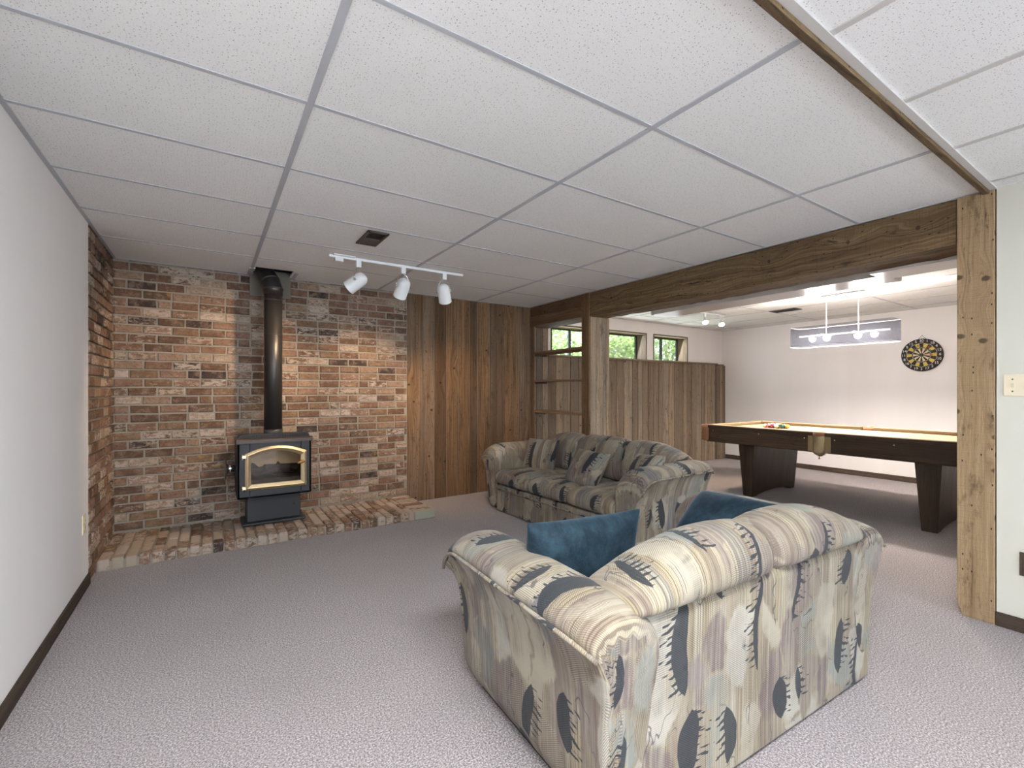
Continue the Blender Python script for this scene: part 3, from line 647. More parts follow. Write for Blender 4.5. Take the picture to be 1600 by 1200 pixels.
m = MB(); m.tube([(dx1-.022, yo-.03, .640-.087), (dx1-.022, yo-.052, .640-.087)], .012, 12); hd = m.build('door_latch', 'chrome', door)
m = MB(); m.tube([(dx1-.020, yo-.056, .642-.087), (dx1-.045, yo-.060, .636-.087), (dx1-.080, yo-.066, .628-.087)], [.009, .013, .010], 12); m.build('handle', 'copper', hd)
# round draught control on the left flank
m = MB(); RX = Matrix.Rotation(-PI/2, 4, 'Y')
m.lathe([(.001, -.004), (.095, -.004), (.105, .002), (.085, .010), (.03, .016), (.001, .018)], 26, Matrix.Translation(S(.112, 4.68, .585)) @ Matrix.Rotation(PI/2, 4, 'Y')); dk = m.build('draught_disc', 'vent', root)
m = MB(); m.tube([S(.120, 4.68, .585), S(.196, 4.68, .585)], [.045, .022], 14); m.tube([S(.150, 4.68, .585), S(.158, 4.68, .585)], .034, 14); m.build('draught_stem', 'chrome', dk)
root = thing('flue_pipe', 'black flue pipe rising from the stove to the ceiling', 'flue pipe', (.487, 4.72, .845))
m = MB(); m.tube([(0, 0, 0), (0, 0, 1.30)], .0755, 28); m.build('pipe', 'pipe', root)
m = MB(); m.tube([(0, 0, .002), (0, 0, .070)], .0785, 28); m.build('collar', 'iron', root)
for z in (.925, 1.24): m = MB(); m.tube([(0, 0, z), (0, 0, z+.006)], .0770, 28); m.build('seam', 'iron2', root)
m = MB(); m.tube([(0, 0, 1.295), (0, 0, 1.345), (-.015, .022, 1.40), (-.045, .075, 1.47), (-.08, .14, 1.56)], [.079, .081, .083, .083, .083], 24); e = m.build('elbow', 'pipe', root)
m = MB(); m.tube([(0, 0, 1.335), (-.001, .002, 1.348)], .085, 24); m.tube([(-.018, .026, 1.405), (-.023, .036, 1.418)], .087, 24); m.build('elbow_band', 'iron2', e)

# ------------------------------------------------------------------ track light, vents, electrics
root = thing('track_light', 'white ceiling track with three spotlights in front of the brick wall', 'track light', (1.40, 3.90, ZC))
m = MB(); m.box(-.60, .60, -.018, .018, -.022, 0); m.build('track_bar', 'enamel', root, .003)
m = MB(); m.box(-.555, -.49, -.024, .024, -.05, -.016); m.box(-.57, -.40, -.055, .055, -.008, 0); m.build('power_feed', 'enamel', root, .003)
HEADS = [(-.365, (-.50, .44, -.42)), (.02, (-.07, .60, -.66)), (.41, (.36, .50, -.72))]
for i, (hx, ax) in enumerate(HEADS):
    m = MB(); m.box(hx-.020, hx+.020, -.018, .018, -.075, -.018); h = m.build('lamp_head', 'enamel', root, .003)
    d = Vector(ax).normalized(); c = Vector((hx, 0, -.185)); q = d.to_track_quat('Z', 'Y').to_matrix().to_4x4(); T = Matrix.Translation(c) @ q
    m = MB(); m.lathe([(.001, -.075), (.030, -.070), (.050, -.050), (.056, -.020), (.058, .10), (.060, .102), (.054, .098), (.050, .03), (.03, .0), (.001, 0)], 26, T, cap=False); m.build('lamp_shade', 'enamel', h)
    sd = Vector((0, 0, 1)).cross(d).normalized()
    m = MB(); m.tube([c+sd*.064*math.cos(a)+Vector((0, 0, .112*math.sin(a))) for a in [PI*k/12 for k in range(13)]], .0045, 6)
    for sg in (-1, 1): m.tube([c+sd*sg*.055, c+sd*sg*.070], .010, 8)
    m.build('yoke', 'chrome', h)
    m = MB(); m.lathe([(.001, .045), (.034, .055), (.046, .078), (.001, .082)], 18, T, cap=False); m.build('bulb', 'bulb', h)
    wp = Vector((1.40, 3.90, ZC)) + c + d*.11
    light('track_spot', 'SPOT', wp, (84, 70, 48)[i], WARM, wp + d, spot_size=math.radians(84), spot_blend=.9, shadow_soft_size=.035)

root = thing('ceiling_vent', 'bronze ceiling register with one open half near the track light', 'vent', (.978, 3.32, ZC))
m = MB()
for b in ((-.075, .075, -.16, -.138), (-.075, .075, .138, .16), (-.075, -.055, -.16, .16), (.055, .075, -.16, .16)): m.box(*b, -.010, .002)
m.build('vent_frame', 'vent', root, .003)
m = MB(); m.box(-.056, .056, -.14, .14, -.002, .0015); m.build('throat', 'dark', root)
m = MB(); m.box(-.055, .055, .0, .138, -.007, -.003); m.build('damper', 'vent', root)
m = MB()
for k in range(11): m.box(-.055, .055, .006+k*.012, .010+k*.012, -.009, -.004)
m.build('louvre', 'vent', root)
root = thing('ceiling_vent', 'long dark slot register in the games-room ceiling', 'vent', (6.60, 3.22, ZC)); 
m = MB(); m.box(-.10, .10, -.17, .17, -.008, .002); m.build('vent_frame', 'vent', root, .002)
m = MB()
for k in range(8): m.box(-.085+k*.022, -.071+k*.022, -.15, .15, -.011, -.008)
m.build('louvre', 'dark', root)

root = thing('wall_outlet', 'ivory power outlet low on the left white wall', 'outlet', (XL, 3.915, .425))
m = MB(); m.box(0, .006, -.040, .040, -.062, .062); m.build('cover_plate', 'ivory', root, .002)
for z in (.022, -.022):
    m = MB(); m.box(.006, .009, -.017, .017, z-.014, z+.014); so = m.build('socket', 'ivory', root, .002)
    m = MB(); m.box(.009, .0095, -.008, -.005, z-.006, z+.006); m.box(.009, .0095, .005, .008, z-.006, z+.006); m.build('slot', 'dark', so)
root = thing('light_switch', 'ivory two-gang toggle switch plate on the wall right of the post', 'switch', (XP, .560, 1.297))
m = MB(); m.box(-.006, 0, -.056, .056, -.058, .058); m.build('cover_plate', 'ivory', root, .002)
for y in (.023, -.023):
    m = MB(); m.hexa([(x, yy, z) for z, xs in ((-.012, (-.007, -.006)), (.010, (-.018, -.006))) for yy in (y-.005, y+.005) for x in xs]); m.build('toggle', 'ivory', root, .001)
    for z in (.032, -.032): m = MB(); m.lathe([(.001, 0), (.004, 0), (.003, .002), (.001, .002)], 10, Matrix.Translation((-.006, y, z)) @ Matrix.Rotation(-PI/2, 4, 'Y')); m.build('screw', 'vent', root)
root = thing('wall_outlet', 'brown outlet low on the wall right of the near post', 'outlet', (XP, .520, .360))
m = MB(); m.box(-.007, 0, -.038, .038, -.062, .062); m.build('cover_plate', 'base', root, .002)
for z in (.022, -.022): m = MB(); m.box(-.010, -.007, -.017, .017, z-.014, z+.014); m.build('socket', 'vent', root, .002)

# ------------------------------------------------------------------ upholstery
def sofa(name, label, loc, rz, Wd, nseat, D=.92):
    root = thing(name, label, 'sofa', loc, rz); F = 'fabric'; ro = lambda: (random.random()*20, random.random()*20)
    # back panel and base
    m = MB(); aw = .19
    def sec(x, pts): return [Vector((x, y, z)) for y, z in pts]
    bp = [(.0, .014), (-.004, .30), (-.012, .60), (-.006, .632), (.04, .640), (.11, .63), (.12, .30), (.12, .014)]
    m.loft([sec(x, bp) for x in (.015, Wd*.25, Wd*.5, Wd*.75, Wd-.015)], off=ro(), smooth=False); m.build('back_panel', F, root, .012)
    m = MB(); m.loft([sec(x, [(.12, .014), (.12, .28), (D-.04, .28), (D-.025, .265), (D-.02, .014)]) for x in (aw, Wd/2, Wd-aw)], off=ro(), smooth=False); rail = m.build('front_rail', F, root, .008)
    m = MB(); m.tube([(aw, D-.016, .235), (Wd/2, D-.016, .235), (Wd-aw, D-.016, .235)], .006, 6); m.build('piping', F, rail)
    m = MB()
    m.box(.06, Wd-.06, .05, D-.09, 0, .05); m.build('plinth', 'dark', root)
    # arms: flared outside, rolled top, dropping at the front
    prof = [(0, .014), (-.001, .20), (-.006, .38), (-.022, .50), (-.064, .588), (-.090, .612), (-.088, .640), (-.055, .672), (.01, .690), (.08, .690), (.14, .668), (.182, .615), (.192, .55), (.19, .40), (.19, .014)]
    for side in (0, 1):
        secs = []
        ys = [-.035, -.02, .03, .2, .4, .6, D-.17, D-.12, D-.08, D-.045, D-.02, D-.005, D+.002]
        for y in ys:
            t = max(0, (y-(D-.17))/.172); k = .55+.45*math.sqrt(max(0, 1-t*t)); bk = max(0, (.03-y)/.065); kb = 1-.14*bk
            P = []
            for px, pz in prof:
                z = pz
                if pz > .38: z = .38+(pz-.38)*k*kb
                x = px*(1-.35*bk if px < 0 else 1) + (.012*t if px < -.03 else 0)
                yy = y - (.035*(1-min(1, max(0, (pz-.05)/.5))) if y > D-.03 else 0) + (.035 if (y < 0 and pz < .5) else 0)*(1)
                P.append(Vector((x if side == 0 else Wd-x, yy, z)))
            secs.append(P)
        m = MB(); m.loft(secs, off=ro()); arm = m.build('arm', F, root, 0, 1)
        m = MB(); m.tube([s_[5] + Vector((-.001 if side == 0 else .001, 0, -.002)) for s_ in secs], .007, 7); m.build('piping', F, arm)
    # seat cushions
    iw = (Wd-2*aw)/nseat
    for i in range(nseat):
        a, b = aw+i*iw+.003, aw+(i+1)*iw-.003; m = MB(); secs = []
        cp = [(.20, .30), (.20, .40), (.24, .425), (.50, .448), (.75, .445), (D-.03, .430), (D+.012, .395), (D+.020, .34), (D+.005, .295), (D-.05, .283), (.5, .283)]
        for t in (0, .03, .10, .25, .5, .75, .90, .97, 1):
            e = min(t, 1-t); k = 1-.10*math.exp(-e*22); dz = .012*math.sin(t*PI)
            secs.append([Vector((a+(b-a)*t, .5+(y-.5)*(1-.04*math.exp(-e*22)), .36+(z-.36)*k*(.72 if e == 0 else 1)+(dz if z > .36 else 0))) for y, z in cp])
        m.loft(secs, off=ro()); m.build('seat_cushion', F, root, 0, 1)
    # camel-topped back cushions rolling over the back panel
    x0, x1 = .085, Wd-.085; n = nseat; cw = (x1-x0)/n
    def top(x):
        e = min(x-x0, x1-x)/.42; return .185 if e >= 1 else .075+.11*math.sin(max(0, e)*PI/2)
    for i in range(n):
        a, b = x0+i*cw, x0+(i+1)*cw; m = MB(); secs = []
        for t in (0, .025, .08, .2, .35, .5, .65, .8, .92, .975, 1):
            x = a+(b-a)*t; e = min(t, 1-t)*(b-a); h = top(x) - .030*math.exp(-e*26); q = 1-.22*math.exp(-e*30)-(.25 if e == 0 else 0)
            cp = [(.10, .40), (.115, .60), (.02, .632), (-.030, .634), (-.050, .645+.10*h), (-.046, .632+h*.50), (-.01, .632+h*.86), (.07, .632+h), (.16, .625+h*.96), (.235, .62+h*.62), (.285, .60+h*.05), (.295, .52), (.275, .43), (.20, .405)]
            cy, cz = .12, .58
            secs.append([Vector((x, cy+(y-cy)*q, cz+(z-cz)*(.72+.28*q) if z > .64 or y > .12 else z)) for y, z in cp])
        m.loft(secs, off=ro()); m.build('back_cushion', F, root, 0, 1)
    return root
sofa('loveseat', 'pastel patterned two-seat loveseat seen from behind, nearest the camera', (.885, .893, 0), math.radians(-2.2), 1.565, 2)
sofa('sofa', 'patterned three-seat sofa in front of the shelf bay and wainscot', (3.46, 2.335, 0), math.radians(92.2), 2.02, 3, .89)

def pillow(name, label, cat, mat, size, thick, mtx, group=None, seed=0, uvo=(0, 0), pinch=.06):
    rnd = random.Random(seed); n = 18; m = MB(); V = [[[None]*(n+1) for _ in range(n+1)] for _ in range(2)]
    w, h = size
    for sd in (0, 1):
        for i in range(n+1):
            for j in range(n+1):
                u, v = 2*i/n-1, 2*j/n-1
                if sd == 1 and (i in (0, n) or j in (0, n)): V[1][i][j] = V[0][i][j]; continue
                k = (1-abs(u)**2.4)*(1-abs(v)**2.4)
                z = thick/2*max(0, k)**.55*(1+.05*math.sin(7*u+seed)*math.cos(5*v)) * (1 if sd == 0 else -1)
                x = u*w/2*(1-pinch*(1-v*v)*abs(u)**3); y = v*h/2*(1-pinch*(1-u*u)*abs(v)**3)
                V[sd][i][j] = m.bm.verts.new((x, y, z))
    for sd in (0, 1):
        for i in range(n):
            for j in range(n):
                q = [(i, j), (i+1, j), (i+1, j+1), (i, j+1)]
                m.face([V[sd][a][b] for a, b in q], [(uvo[0]+a/n*w+sd, uvo[1]+b/n*h) for a, b in q], (0, 0, 0), True)
    o = m.build(name, mat, None, 0, 1); o.matrix_world = mtx; return tag(o, label, cat, group)
def frame(center, right, up, lean=0):
    r = Vector(right).normalized(); u = Vector(up); u = (u - r*u.dot(r)).normalized(); n = r.cross(u)
    return Matrix(((r.x, u.x, n.x, center[0]), (r.y, u.y, n.y, center[1]), (r.z, u.z, n.z, center[2]), (0, 0, 0, 1)))
pillow('throw_pillow', 'blue velvet pillow standing upright at the left of the loveseat', 'pillow', 'velvet', (.56, .44), .19, frame((1.215, 1.36, .585), (1, -.10, -.02), (.03, -.20, 1)), 'blue velvet pillows', 3, pinch=.10)
pillow('throw_pillow', 'blue velvet pillow slumped against the right arm of the loveseat', 'pillow', 'velvet', (.46, .44), .20, frame((2.03, 1.29, .60), (.10, 1, -.03), (.70, -.15, .66)), 'blue velvet pillows', 5, pinch=.05)
pillow('throw_pillow', 'patterned pillow leaning in the left corner of the sofa', 'pillow', 'fabric', (.40, .38), .16, frame((2.95, 3.93, .575), (.42, -1, 0), (.42, .12, 1)), 'patterned sofa pillows', 8, (3.2, 7.1))
pillow('throw_pillow', 'patterned pillow slumped in the middle of the sofa', 'pillow', 'fabric', (.42, .38), .17, frame((2.83, 3.09, .560), (.02, -1, -.02), (.52, 0, .80)), 'patterned sofa pillows', 9, (8.6, 2.4))
pillow('throw_pillow', 'patterned pillow at the right of the sofa, mostly behind its arm', 'pillow', 'fabric', (.40, .38), .15, frame((2.92, 2.52, .585), (-.25, -1, .08), (.52, .1, .9)), 'patterned sofa pillows', 12, (5.3, 11.9))

# ------------------------------------------------------------------ pool table
root = thing('pool_table', 'dark walnut pool table with tan felt in the games room', 'pool table', (5.87, 2.22, 0))
hx, hy = .65, 1.335; ZT = .835
def panel(name, m, mat='walnut', bv=.004): return m.build(name, mat, root, bv)
m = MB(); m.box(-hx+.10, hx-.10, -hy+.10, hy-.10, .76, .798); m.build('bed_cloth', 'felt', root)
m = MB(); m.box(-hx+.04, hx-.04, -hy+.04, hy-.04, .62, .758, None, 1); panel('bed_frame', m)
pk = .062
for sx in (-1, 1):
    for ya, yb_ in ((-hy+.10, -pk), (pk, hy-.10)):
        a, b = sorted((sx*(hx-.045), sx*(hx-.115)))
        m = MB(); m.hexa([(x, y, z) for z, xs in ((.800, (sx*(hx-.045), sx*(hx-.095))), (ZT, (sx*(hx-.045), sx*(hx-.112)))) for y in (ya, yb_) for x in sorted(xs)]); m.build('rail_cushion', 'felt', root, .006)
        m = MB(); a, b = sorted((sx*hx, sx*(hx-.05))); m.box(a, b, ya-.03 if ya > 0 else ya-.06, yb_+.06 if ya > 0 else yb_+.03, .797, ZT-.004, (.1, .3, .4), 1); panel('rail_cap', m, 'base')
        m = MB(); a, b = sorted((sx*(hx-.012), sx*(hx-.035))); m.box(a, b, ya-.015 if ya > 0 else ya-.085, yb_+.085 if ya > 0 else yb_+.015, .632, .797, None, 1); ap = panel('apron', m)
        for y in ((.14, .62, 1.19) if ya > 0 else (-.14, -.62, -1.19)):
            m = MB(); m.lathe([(.001, 0), (.008, 0), (.006, .005), (.001, .006)], 10, Matrix.Translation((sx*(hx-.0125), y, .765)) @ Matrix.Rotation(sx*PI/2, 4, 'Y')); m.build('bolt', 'chrome', ap)
for sy in (-1, 1):
    m = MB(); m.hexa([(x, y, z) for z, ys in ((.800, (sy*(hy-.045), sy*(hy-.095))), (ZT, (sy*(hy-.045), sy*(hy-.112)))) for y in sorted(ys) for x in (-hx+.10, hx-.10)]); m.build('rail_cushion', 'felt', root, .006)
    m = MB(); a, b = sorted((sy*hy, sy*(hy-.05))); m.box(-hx+.04, hx-.04, a, b, .797, ZT-.004, None, 0); panel('rail_cap', m, 'base')
    m = MB(); a, b = sorted((sy*(hy-.012), sy*(hy-.035))); m.box(-hx+.02, hx-.02, a, b, .632, .797, None, 0); ap = panel('apron', m)
    for sx in (-1, 1):
        m = MB(); cx, cy = sx*(hx-.035), sy*(hy-.035)
        m.lathe([(.050, .640), (.056, .70), (.058, .79), (.058, ZT-.002), (.046, ZT-.002), (.044, .78), (.03, .72), (.001, .71)], 18, Matrix.Translation((cx, cy, 0)), cap=False); c = m.build('corner_pocket', 'leather', root)
        for z in (.66, .70, .75): m = MB(); m.lathe([(.001, 0), (.007, 0), (.005, .005), (.001, .006)], 8, Matrix.Translation((cx+sx*.041, cy+sy*.041, z)) @ Matrix.Rotation(math.atan2(sy, sx), 4, 'Z') @ Matrix.Rotation(PI/2, 4, 'Y')); m.build('rivet', 'chrome', c)
for sx in (-1, 1):                                            # side pockets: leather rim, brass skirt, tassel
    m = MB(); m.lathe([(.055, .79), (.062, .80), (.062, ZT+.003), (.048, ZT+.003), (.046, .78), (.001, .74)], 20, Matrix.Translation((sx*(hx-.03), 0, 0)), cap=False); sp = m.build('side_pocket', 'leather', root)
    P = [(-.105, .797), (.105, .797), (.105, .632), (.075, .632), (.045, .610), (.02, .595), (-.02, .595), (-.045, .610), (-.075, .632), (-.105, .632)]
    a, b = sorted((sx*(hx-.008), sx*(hx-.03))); m = MB(); m.prism(P, 0, a, b); m.build('pocket_plate', 'antique', sp, .003)
    m = MB(); m.loft([[Vector((sx*(hx-.03)+sx*q*math.cos(t), q*1.1*math.sin(t), z)) for t in [-PI/2+PI*k/10 for k in range(11)]] for q, z in ((.058, .797), (.058, .64), (.042, .605), (.015, .588))], cap=False, closed=False); m.build('pocket_skirt', 'antique', sp)
    m = MB(); m.tube([(sx*(hx-.015), 0, .596), (sx*(hx-.015), 0, .578), (sx*(hx-.015), 0, .560)], [.006, .005, .011], 8); m.build('tassel', 'leather', sp)
for ly in (-.83, .83):                                        # tapering panel legs with an arched foot
    m = MB(); n = 20; secs = []
    tx, bx = .535, .50; T, Bt = .095, .055
    for y_, k in ((-1, 0), (1, 1)):
        P = [(-tx, .62)] + [(-bx, 0), (-bx+.08, 0)] + [(-bx+.08+(2*bx-.16)*i/n, .045*math.sin(PI*i/n)**.6 if 0 < i < n else 0) for i in range(1, n)] + [(bx-.08, 0), (bx, 0), (tx, .62)]
        secs.append([Vector((x, ly+y_*(Bt+(T-Bt)*z/.62), z)) for x, z in P])
    m.loft(secs, smooth=False); lg = m.build('leg', 'walnut', root, .004)
    for f in lg.data.polygons:
        for li in f.loop_indices:
            v = lg.data.vertices[lg.data.loops[li].vertex_index].co; lg.data.uv_layers[0].data[li].uv = ((v.y if abs(f.normal.x) > .6 else v.x)+ly*3, v.z+7)
    for lx in (-.44, .44): m = MB(); m.box(lx-.045, lx+.045, ly-.05, ly+.05, 0, .012); m.build('leveller', 'dark', lg)

# racked balls
BR = .0286; Q = [('yellow', (.72, .42, .05), 0), ('dark green', (.015, .06, .04), 0), ('yellow striped', (.75, .45, .06), 1), ('maroon', (.20, .02, .03), 0), ('red striped', (.55, .06, .03), 1),
    ('blue', (.03, .06, .25), 0), ('black', (.012, .012, .014), 0), ('orange', (.70, .22, .04), 0), ('purple', (.10, .03, .16), 0), ('red', (.50, .04, .03), 0), ('blue striped', (.03, .06, .25), 1), ('purple striped', (.10, .03, .16), 1), ('orange striped', (.70, .22, .04), 1), ('green striped', (.02, .20, .10), 1), ('maroon striped', (.20, .02, .03), 1)]
order = []                                                    # near edge first (apex to back corner), then the rest
near = [0, 1, 2, 3, 4]; rest = iter(range(5, 15))
for row in range(5):
    for k in range(row+1): order.append((row, k, near[row] if k == 0 else next(rest)))
m = MB(); bmesh.ops.create_uvsphere(m.bm, u_segments=20, v_segments=14, radius=BR)
for f in m.bm.faces: f.smooth = True
sph = bpy.data.meshes.new('billiard_ball'); m.bm.to_mesh(sph); m.bm.free()
POS = ['at the apex of the rack', 'second along the near edge of the rack', 'third along the near edge of the rack', 'fourth along the near edge of the rack', 'at the near back corner of the rack']
def ball(loc, col, stripe, nm, label, group='racked billiard balls'):
    me = sph.copy(); me.materials.clear(); me.materials.append(ball_mat('ball_' + nm.replace(' ', '_'), col, stripe)); o = bpy.data.objects.new('billiard_ball', me); COL.objects.link(o)
    o.location = loc; o.rotation_euler = (random.uniform(-.9, .9), random.uniform(-.9, .9), random.uniform(0, 6)); return tag(o, label, 'ball', group)
for row, k, qi in order:
    nm, colr, st = Q[qi]; x = 5.835+(k-row/2)*2*BR*1.004; y = 2.825+row*BR*1.742
    ball((x, y, .798+BR), colr, st, nm, nm + ' ball ' + (POS[row] if k == 0 else 'inside the rack of balls on tan felt' if k < row and row < 4 else 'in the back row of the rack' if row == 4 else 'along the far edge of the rack'))
ball((6.478, 3.50, .74+BR), (.85, .80, .68), 0, 'cue', 'white cue ball in the far corner pocket of the pool table', 'pocketed balls')
ball((6.485, 2.232, .785+BR), (.70, .22, .04), 1, 'pocketed', 'orange striped ball resting in the far side pocket', 'pocketed balls')

# ------------------------------------------------------------------ pendant over the table
root = thing('pendant_lamp', 'long sheer silver drum pendant lit above the pool table', 'pendant lamp', (5.87, 2.262, ZC))
m = MB(); m.box(-.028, .028, -.215, .215, -.026, 0); m.build('canopy', 'chrome', root, .006)
for y in (-.155, .155): m = MB(); m.tube([(0, y, -.024), (0, y, -.50)], .0055, 8); m.build('rod', 'enamel', root)
def rrect(hw, hl, r, n=6):
    P = []
    for cx, cy, a0 in ((hw-r, hl-r, 0), (-hw+r, hl-r, PI/2), (-hw+r, -hl+r, PI), (hw-r, -hl+r, 1.5*PI)):
        for k in range(n+1): a = a0+k*PI/2/n; P.append((cx+r*math.cos(a), cy+r*math.sin(a)))
    return P
RP = rrect(.135, .498, .06); zt, zb = 2.003-ZC, 1.772-ZC
m = MB(); m.loft([[Vector((x, y, z)) for x, y in RP] for z in (zb, zt)], cap=False); sh = m.build('lamp_shade', 'sheer', root)
m = MB()
for z in (zb, zt-.004): m.loft([[Vector((x*s1, y*s2, z+dz)) for x, y in RP] for s1, s2, dz in ((1.004, 1.001, 0), (1.004, 1.001, .005), (.985, .996, .005), (.985, .996, 0))], cap=False, smooth=False)
m.build('shade_ring', 'enamel', sh)
m = MB(); m.box(-.012, .012, -.44, .44, -.47, -.455); m.box(-.13, .13, -.16, -.15, -.47, -.46); m.box(-.13, .13, .15, .16, -.47, -.46); m.build('lamp_bar', 'enamel', root)
for y in (-.30, -.15, .15, .30):
    m = MB(); m.tube([(0, y, -.462), (0, y, -.485)], .014, 10); m.lathe([(.001, -.485), (.034, -.487), (.036, -.50), (.028, -.525), (.012, -.536), (.001, -.538)], 16, Matrix.Translation((0, y, 0)), cap=False); m.build('bulb', 'bulb', root)
    light('pendant_light', 'SPOT', (5.87, 2.262+y, ZC-.56), 34, (1, .90, .80), (5.87, 2.262+y, 0), spot_size=math.radians(158), spot_blend=.5, shadow_soft_size=.04)
    light('pendant_glow', 'POINT', (5.87, 2.262+y, ZC-.51), 52, (1, .93, .88), shadow_soft_size=.05)
light('pendant_uplight', 'SPOT', (5.87, 2.262, ZC-.40), 6, (1, .90, .80), (5.87, 2.262, 3), spot_size=math.radians(150), spot_blend=.6, shadow_soft_size=.12)

# games-room track lights (two lit heads)
root = thing('track_light', 'small white track with two lit spotlights in the games room', 'track light', (5.98, 3.93, ZC))
m = MB(); m.box(-.32, .32, -.016, .016, -.02, 0); m.build('track_bar', 'enamel', root, .003)
for hx_ in (-.15, .24):
    m = MB(); m.box(hx_-.017, hx_+.017, -.017, .017, -.07, -.016); h = m.build('lamp_head', 'enamel', root, .003)
    d = Vector((-.34, -.36, -.70)).normalized(); T = Matrix.Translation((hx_, -.005, -.115)) @ d.to_track_quat('Z', 'Y').to_matrix().to_4x4()
    m = MB(); m.lathe([(.001, -.03), (.018, -.028), (.030, -.005), (.042, .040), (.044, .042), (.038, .038), (.001, .036)], 18, T, cap=False); m.build('lamp_shade', 'enamel', h)
    m = MB(); m.lathe([(.001, .048), (.036, .044), (.036, .040), (.001, .040)], 18, T, cap=False); m.build('bulb', 'lit', h)
    m = MB(); m.tube([(hx_, 0, -.07), (hx_, -.003, -.105)], .006, 8); m.build('yoke', 'brass', h)
    wp = Vector((5.98, 3.93, ZC)) + T @ Vector((0, 0, .06)); light('games_spot', 'SPOT', wp, 70, (1, .80, .58), wp+d, spot_size=math.radians(110), spot_blend=.7, shadow_soft_size=.03)

# ------------------------------------------------------------------ dartboard
DB = (XR-.001, 2.148, 1.738); R = .219
root = thing('dartboard', 'round black and yellow numbered dartboard on the games-room wall', 'dartboard', DB)
m = MB(); RXn = Matrix.Rotation(-PI/2, 4, 'Y')
m.lathe([(.001, 0), (R-.004, 0), (R, .004), (R, .024), (R-.004, .028), (.001, .028)], 60, RXn); m.build('board', 'black', root)
def dpt(r, a, d): return Vector((-d, -r*math.sin(a), r*math.cos(a)))      # a clockwise as seen from the room
def sector(mb, r0, r1, a0, a1, d, n=4):
    for i in range(n):
        p, q = a0+(a1-a0)*i/n, a0+(a1-a0)*(i+1)/n; mb.face([dpt(r0, p, d), dpt(r1, p, d), dpt(r1, q, d), dpt(r0, q, d)])
my, mc, mw = MB(), MB(), MB(); st = PI/10
for i in range(20):
    a0, a1 = (i-.5)*st, (i+.5)*st
    if i % 2: sector(my, .46*R, .72*R, a0, a1, .0292); sector(mc, .10*R, .41*R, a0, a1, .0292)
    else: sector(mw, .725*R, .738*R, a0, a1, .0294); sector(mw, .42*R, .435*R, a0, a1, .0294)
my.build('outer_segments', 'yellow', root); mc.build('inner_segments', 'cream', root); mw.build('ring_marks', 'number', root)
m = MB(); m.lathe([(.001, .0285), (.04*R, .0285), (.04*R, .031), (.001, .031)], 18, RXn); m.build('bull', 'blue', root)
fc = bpy.data.curves.new('txt', 'FONT'); fo = bpy.data.objects.new('txt', fc); COL.objects.link(fo); fc.size = .047; fc.align_x = 'CENTER'; fc.align_y = 'CENTER'
for i, num in enumerate((20, 1, 18, 4, 13, 6, 10, 15, 2, 17, 3, 19, 7, 16, 8, 11, 14, 9, 12, 5)):
    fc.body = str(num); bpy.context.view_layer.update(); me = fo.evaluated_get(bpy.context.evaluated_depsgraph_get()).to_mesh(); c = dpt(.865*R, i*st, .0295)
    m = MB(); vs = [m.bm.verts.new((c.x, c.y-v.co.x, c.z+v.co.y)) for v in me.vertices]
    for p in me.polygons: m.face([vs[k] for k in p.vertices])
    fo.to_mesh_clear(); m.build('number', 'number', root)
bpy.data.objects.remove(fo); bpy.data.curves.remove(fc)
m = MB(); m.tube([(-.008, .04, .215), (-.004, 0, .262), (-.008, -.04, .215)], .0022, 6); m.tube([(-.002, 0, .262), (-.010, 0, .262)], .005, 8); m.build('hanging_string', 'cord', root)
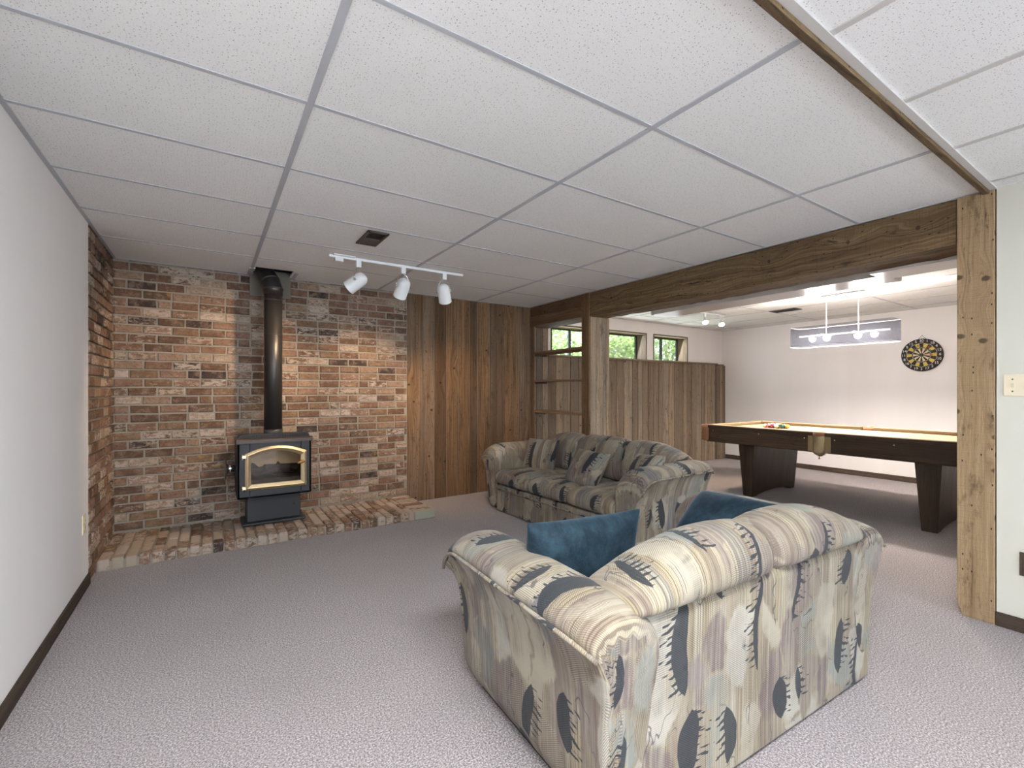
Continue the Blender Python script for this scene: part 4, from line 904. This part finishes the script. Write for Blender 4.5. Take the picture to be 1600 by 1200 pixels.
for rr, deg, fl, where in ((.70, -52, 'green', 'near the number 12'), (.58, -10, 'green', 'near the number 20'), (.55, -78, 'green', 'near the number 14'), (.60, 65, 'green', 'near the number 13'), (.42, 42, 'blue', 'near the number 18'), (.42, -35, 'blue', 'between the 5 and 12 beds'), (.06, 20, 'blue', 'in the bull'), (.66, 50, 'red', 'near the number 4'), (.58, 92, 'red', 'near the number 6'), (.42, 72, 'red', 'on the inner ring beside the 13')):
    t = thing('dart', fl + ' flighted dart stuck in the dartboard ' + where, 'dart', tuple(Vector(DB) + dpt(rr*R, math.radians(deg), .028)), 0, 'darts in the dartboard')
    t.rotation_euler = (random.uniform(-.1, .1), random.uniform(-.15, .02), random.uniform(-.12, .12))
    m = MB(); m.tube([(.010, 0, 0), (-.03, 0, 0)], [.0006, .0012], 6); m.tube([(-.03, 0, 0), (-.034, 0, 0), (-.075, 0, 0), (-.08, 0, 0)], [.002, .0035, .0035, .002], 8); m.build('barrel', 'antique', t)
    m = MB(); m.tube([(-.08, 0, 0), (-.125, 0, 0)], .002, 6)
    for k in range(4):
        u = Vector((0, math.cos(k*PI/2+.4), math.sin(k*PI/2+.4))); w = Vector((0, -u.z, u.y))*.0006
        P = [Vector((-.095, 0, 0)), Vector((-.105, 0, 0))+u*.019, Vector((-.128, 0, 0))+u*.017, Vector((-.132, 0, 0))]
        m.loft([[p+w for p in P], [p-w for p in P]], smooth=False)
    m.build('flight', fl, t)

# ------------------------------------------------------------------ outside the high windows
m = MB(); m.face([(-3, 5.31, 1.45), (20, 5.31, 1.45), (20, 16, 1.6), (-3, 16, 1.6)]); struct(m.build('ground', 'lawn'), 'lawn outside the high windows')
rnd = random.Random(31)
def bush(name, label, x, y, rx, ry, rz, z0, n, lo=0):
    root = thing(name, label, name.replace('_', ' '), (x, y, z0)); m = MB()
    for k in range(6):
        a = rnd.uniform(0, 2*PI); e = Vector((rx*.6*math.cos(a), ry*.6*math.sin(a), rz*rnd.uniform(.9, 1.5))); m.tube([(0, 0, 0), e*.4+Vector((.05, 0, .1)), e], [.05, .03, .01], 6)
    m.build('stems', 'bark', root)
    m = MB()
    for k in range(n):
        while True:
            p = Vector((rnd.uniform(-1, 1), rnd.uniform(-1, 1), rnd.uniform(-1, 1)))
            if .25 < p.length < 1: break
        c = Vector((p.x*rx, p.y*ry, rz+p.z*rz)); L = rnd.uniform(.05, .11); wd = L*.42
        d = Vector((rnd.gauss(0, 1), rnd.gauss(0, 1), rnd.gauss(0, .7)-.2)).normalized(); s = d.orthogonal().normalized(); s = Matrix.Rotation(rnd.uniform(0, 6), 3, d) @ s; up = d.cross(s)*.12*L
        q = (min(1, max(0, rnd.gauss(.5, .25)+lo)), 0, 0)
        m.face([c, c+d*L*.5+s*wd+up, c+d*L, c+d*L*.5-s*wd+up], None, q)
    m.build('foliage', 'leaf', root)
bush('shrub', 'leafy green shrub outside the left part of the long window', 5.5, 7.2, .85, .7, .75, 1.474, 2600)
bush('shrub', 'broad sunlit shrub outside the right part of the long window', 7.4, 7.3, .90, .7, .55, 1.476, 3000, .1)
bush('shrub', 'pale yellow-green shrub outside the short window', 9.5, 7.5, 1.0, .8, .9, 1.480, 2600, .25)
bush('tree', 'tall loose tree standing behind the shrubs outside', 6.0, 10.5, 2.6, 1.2, 1.9, 1.52, 4200)
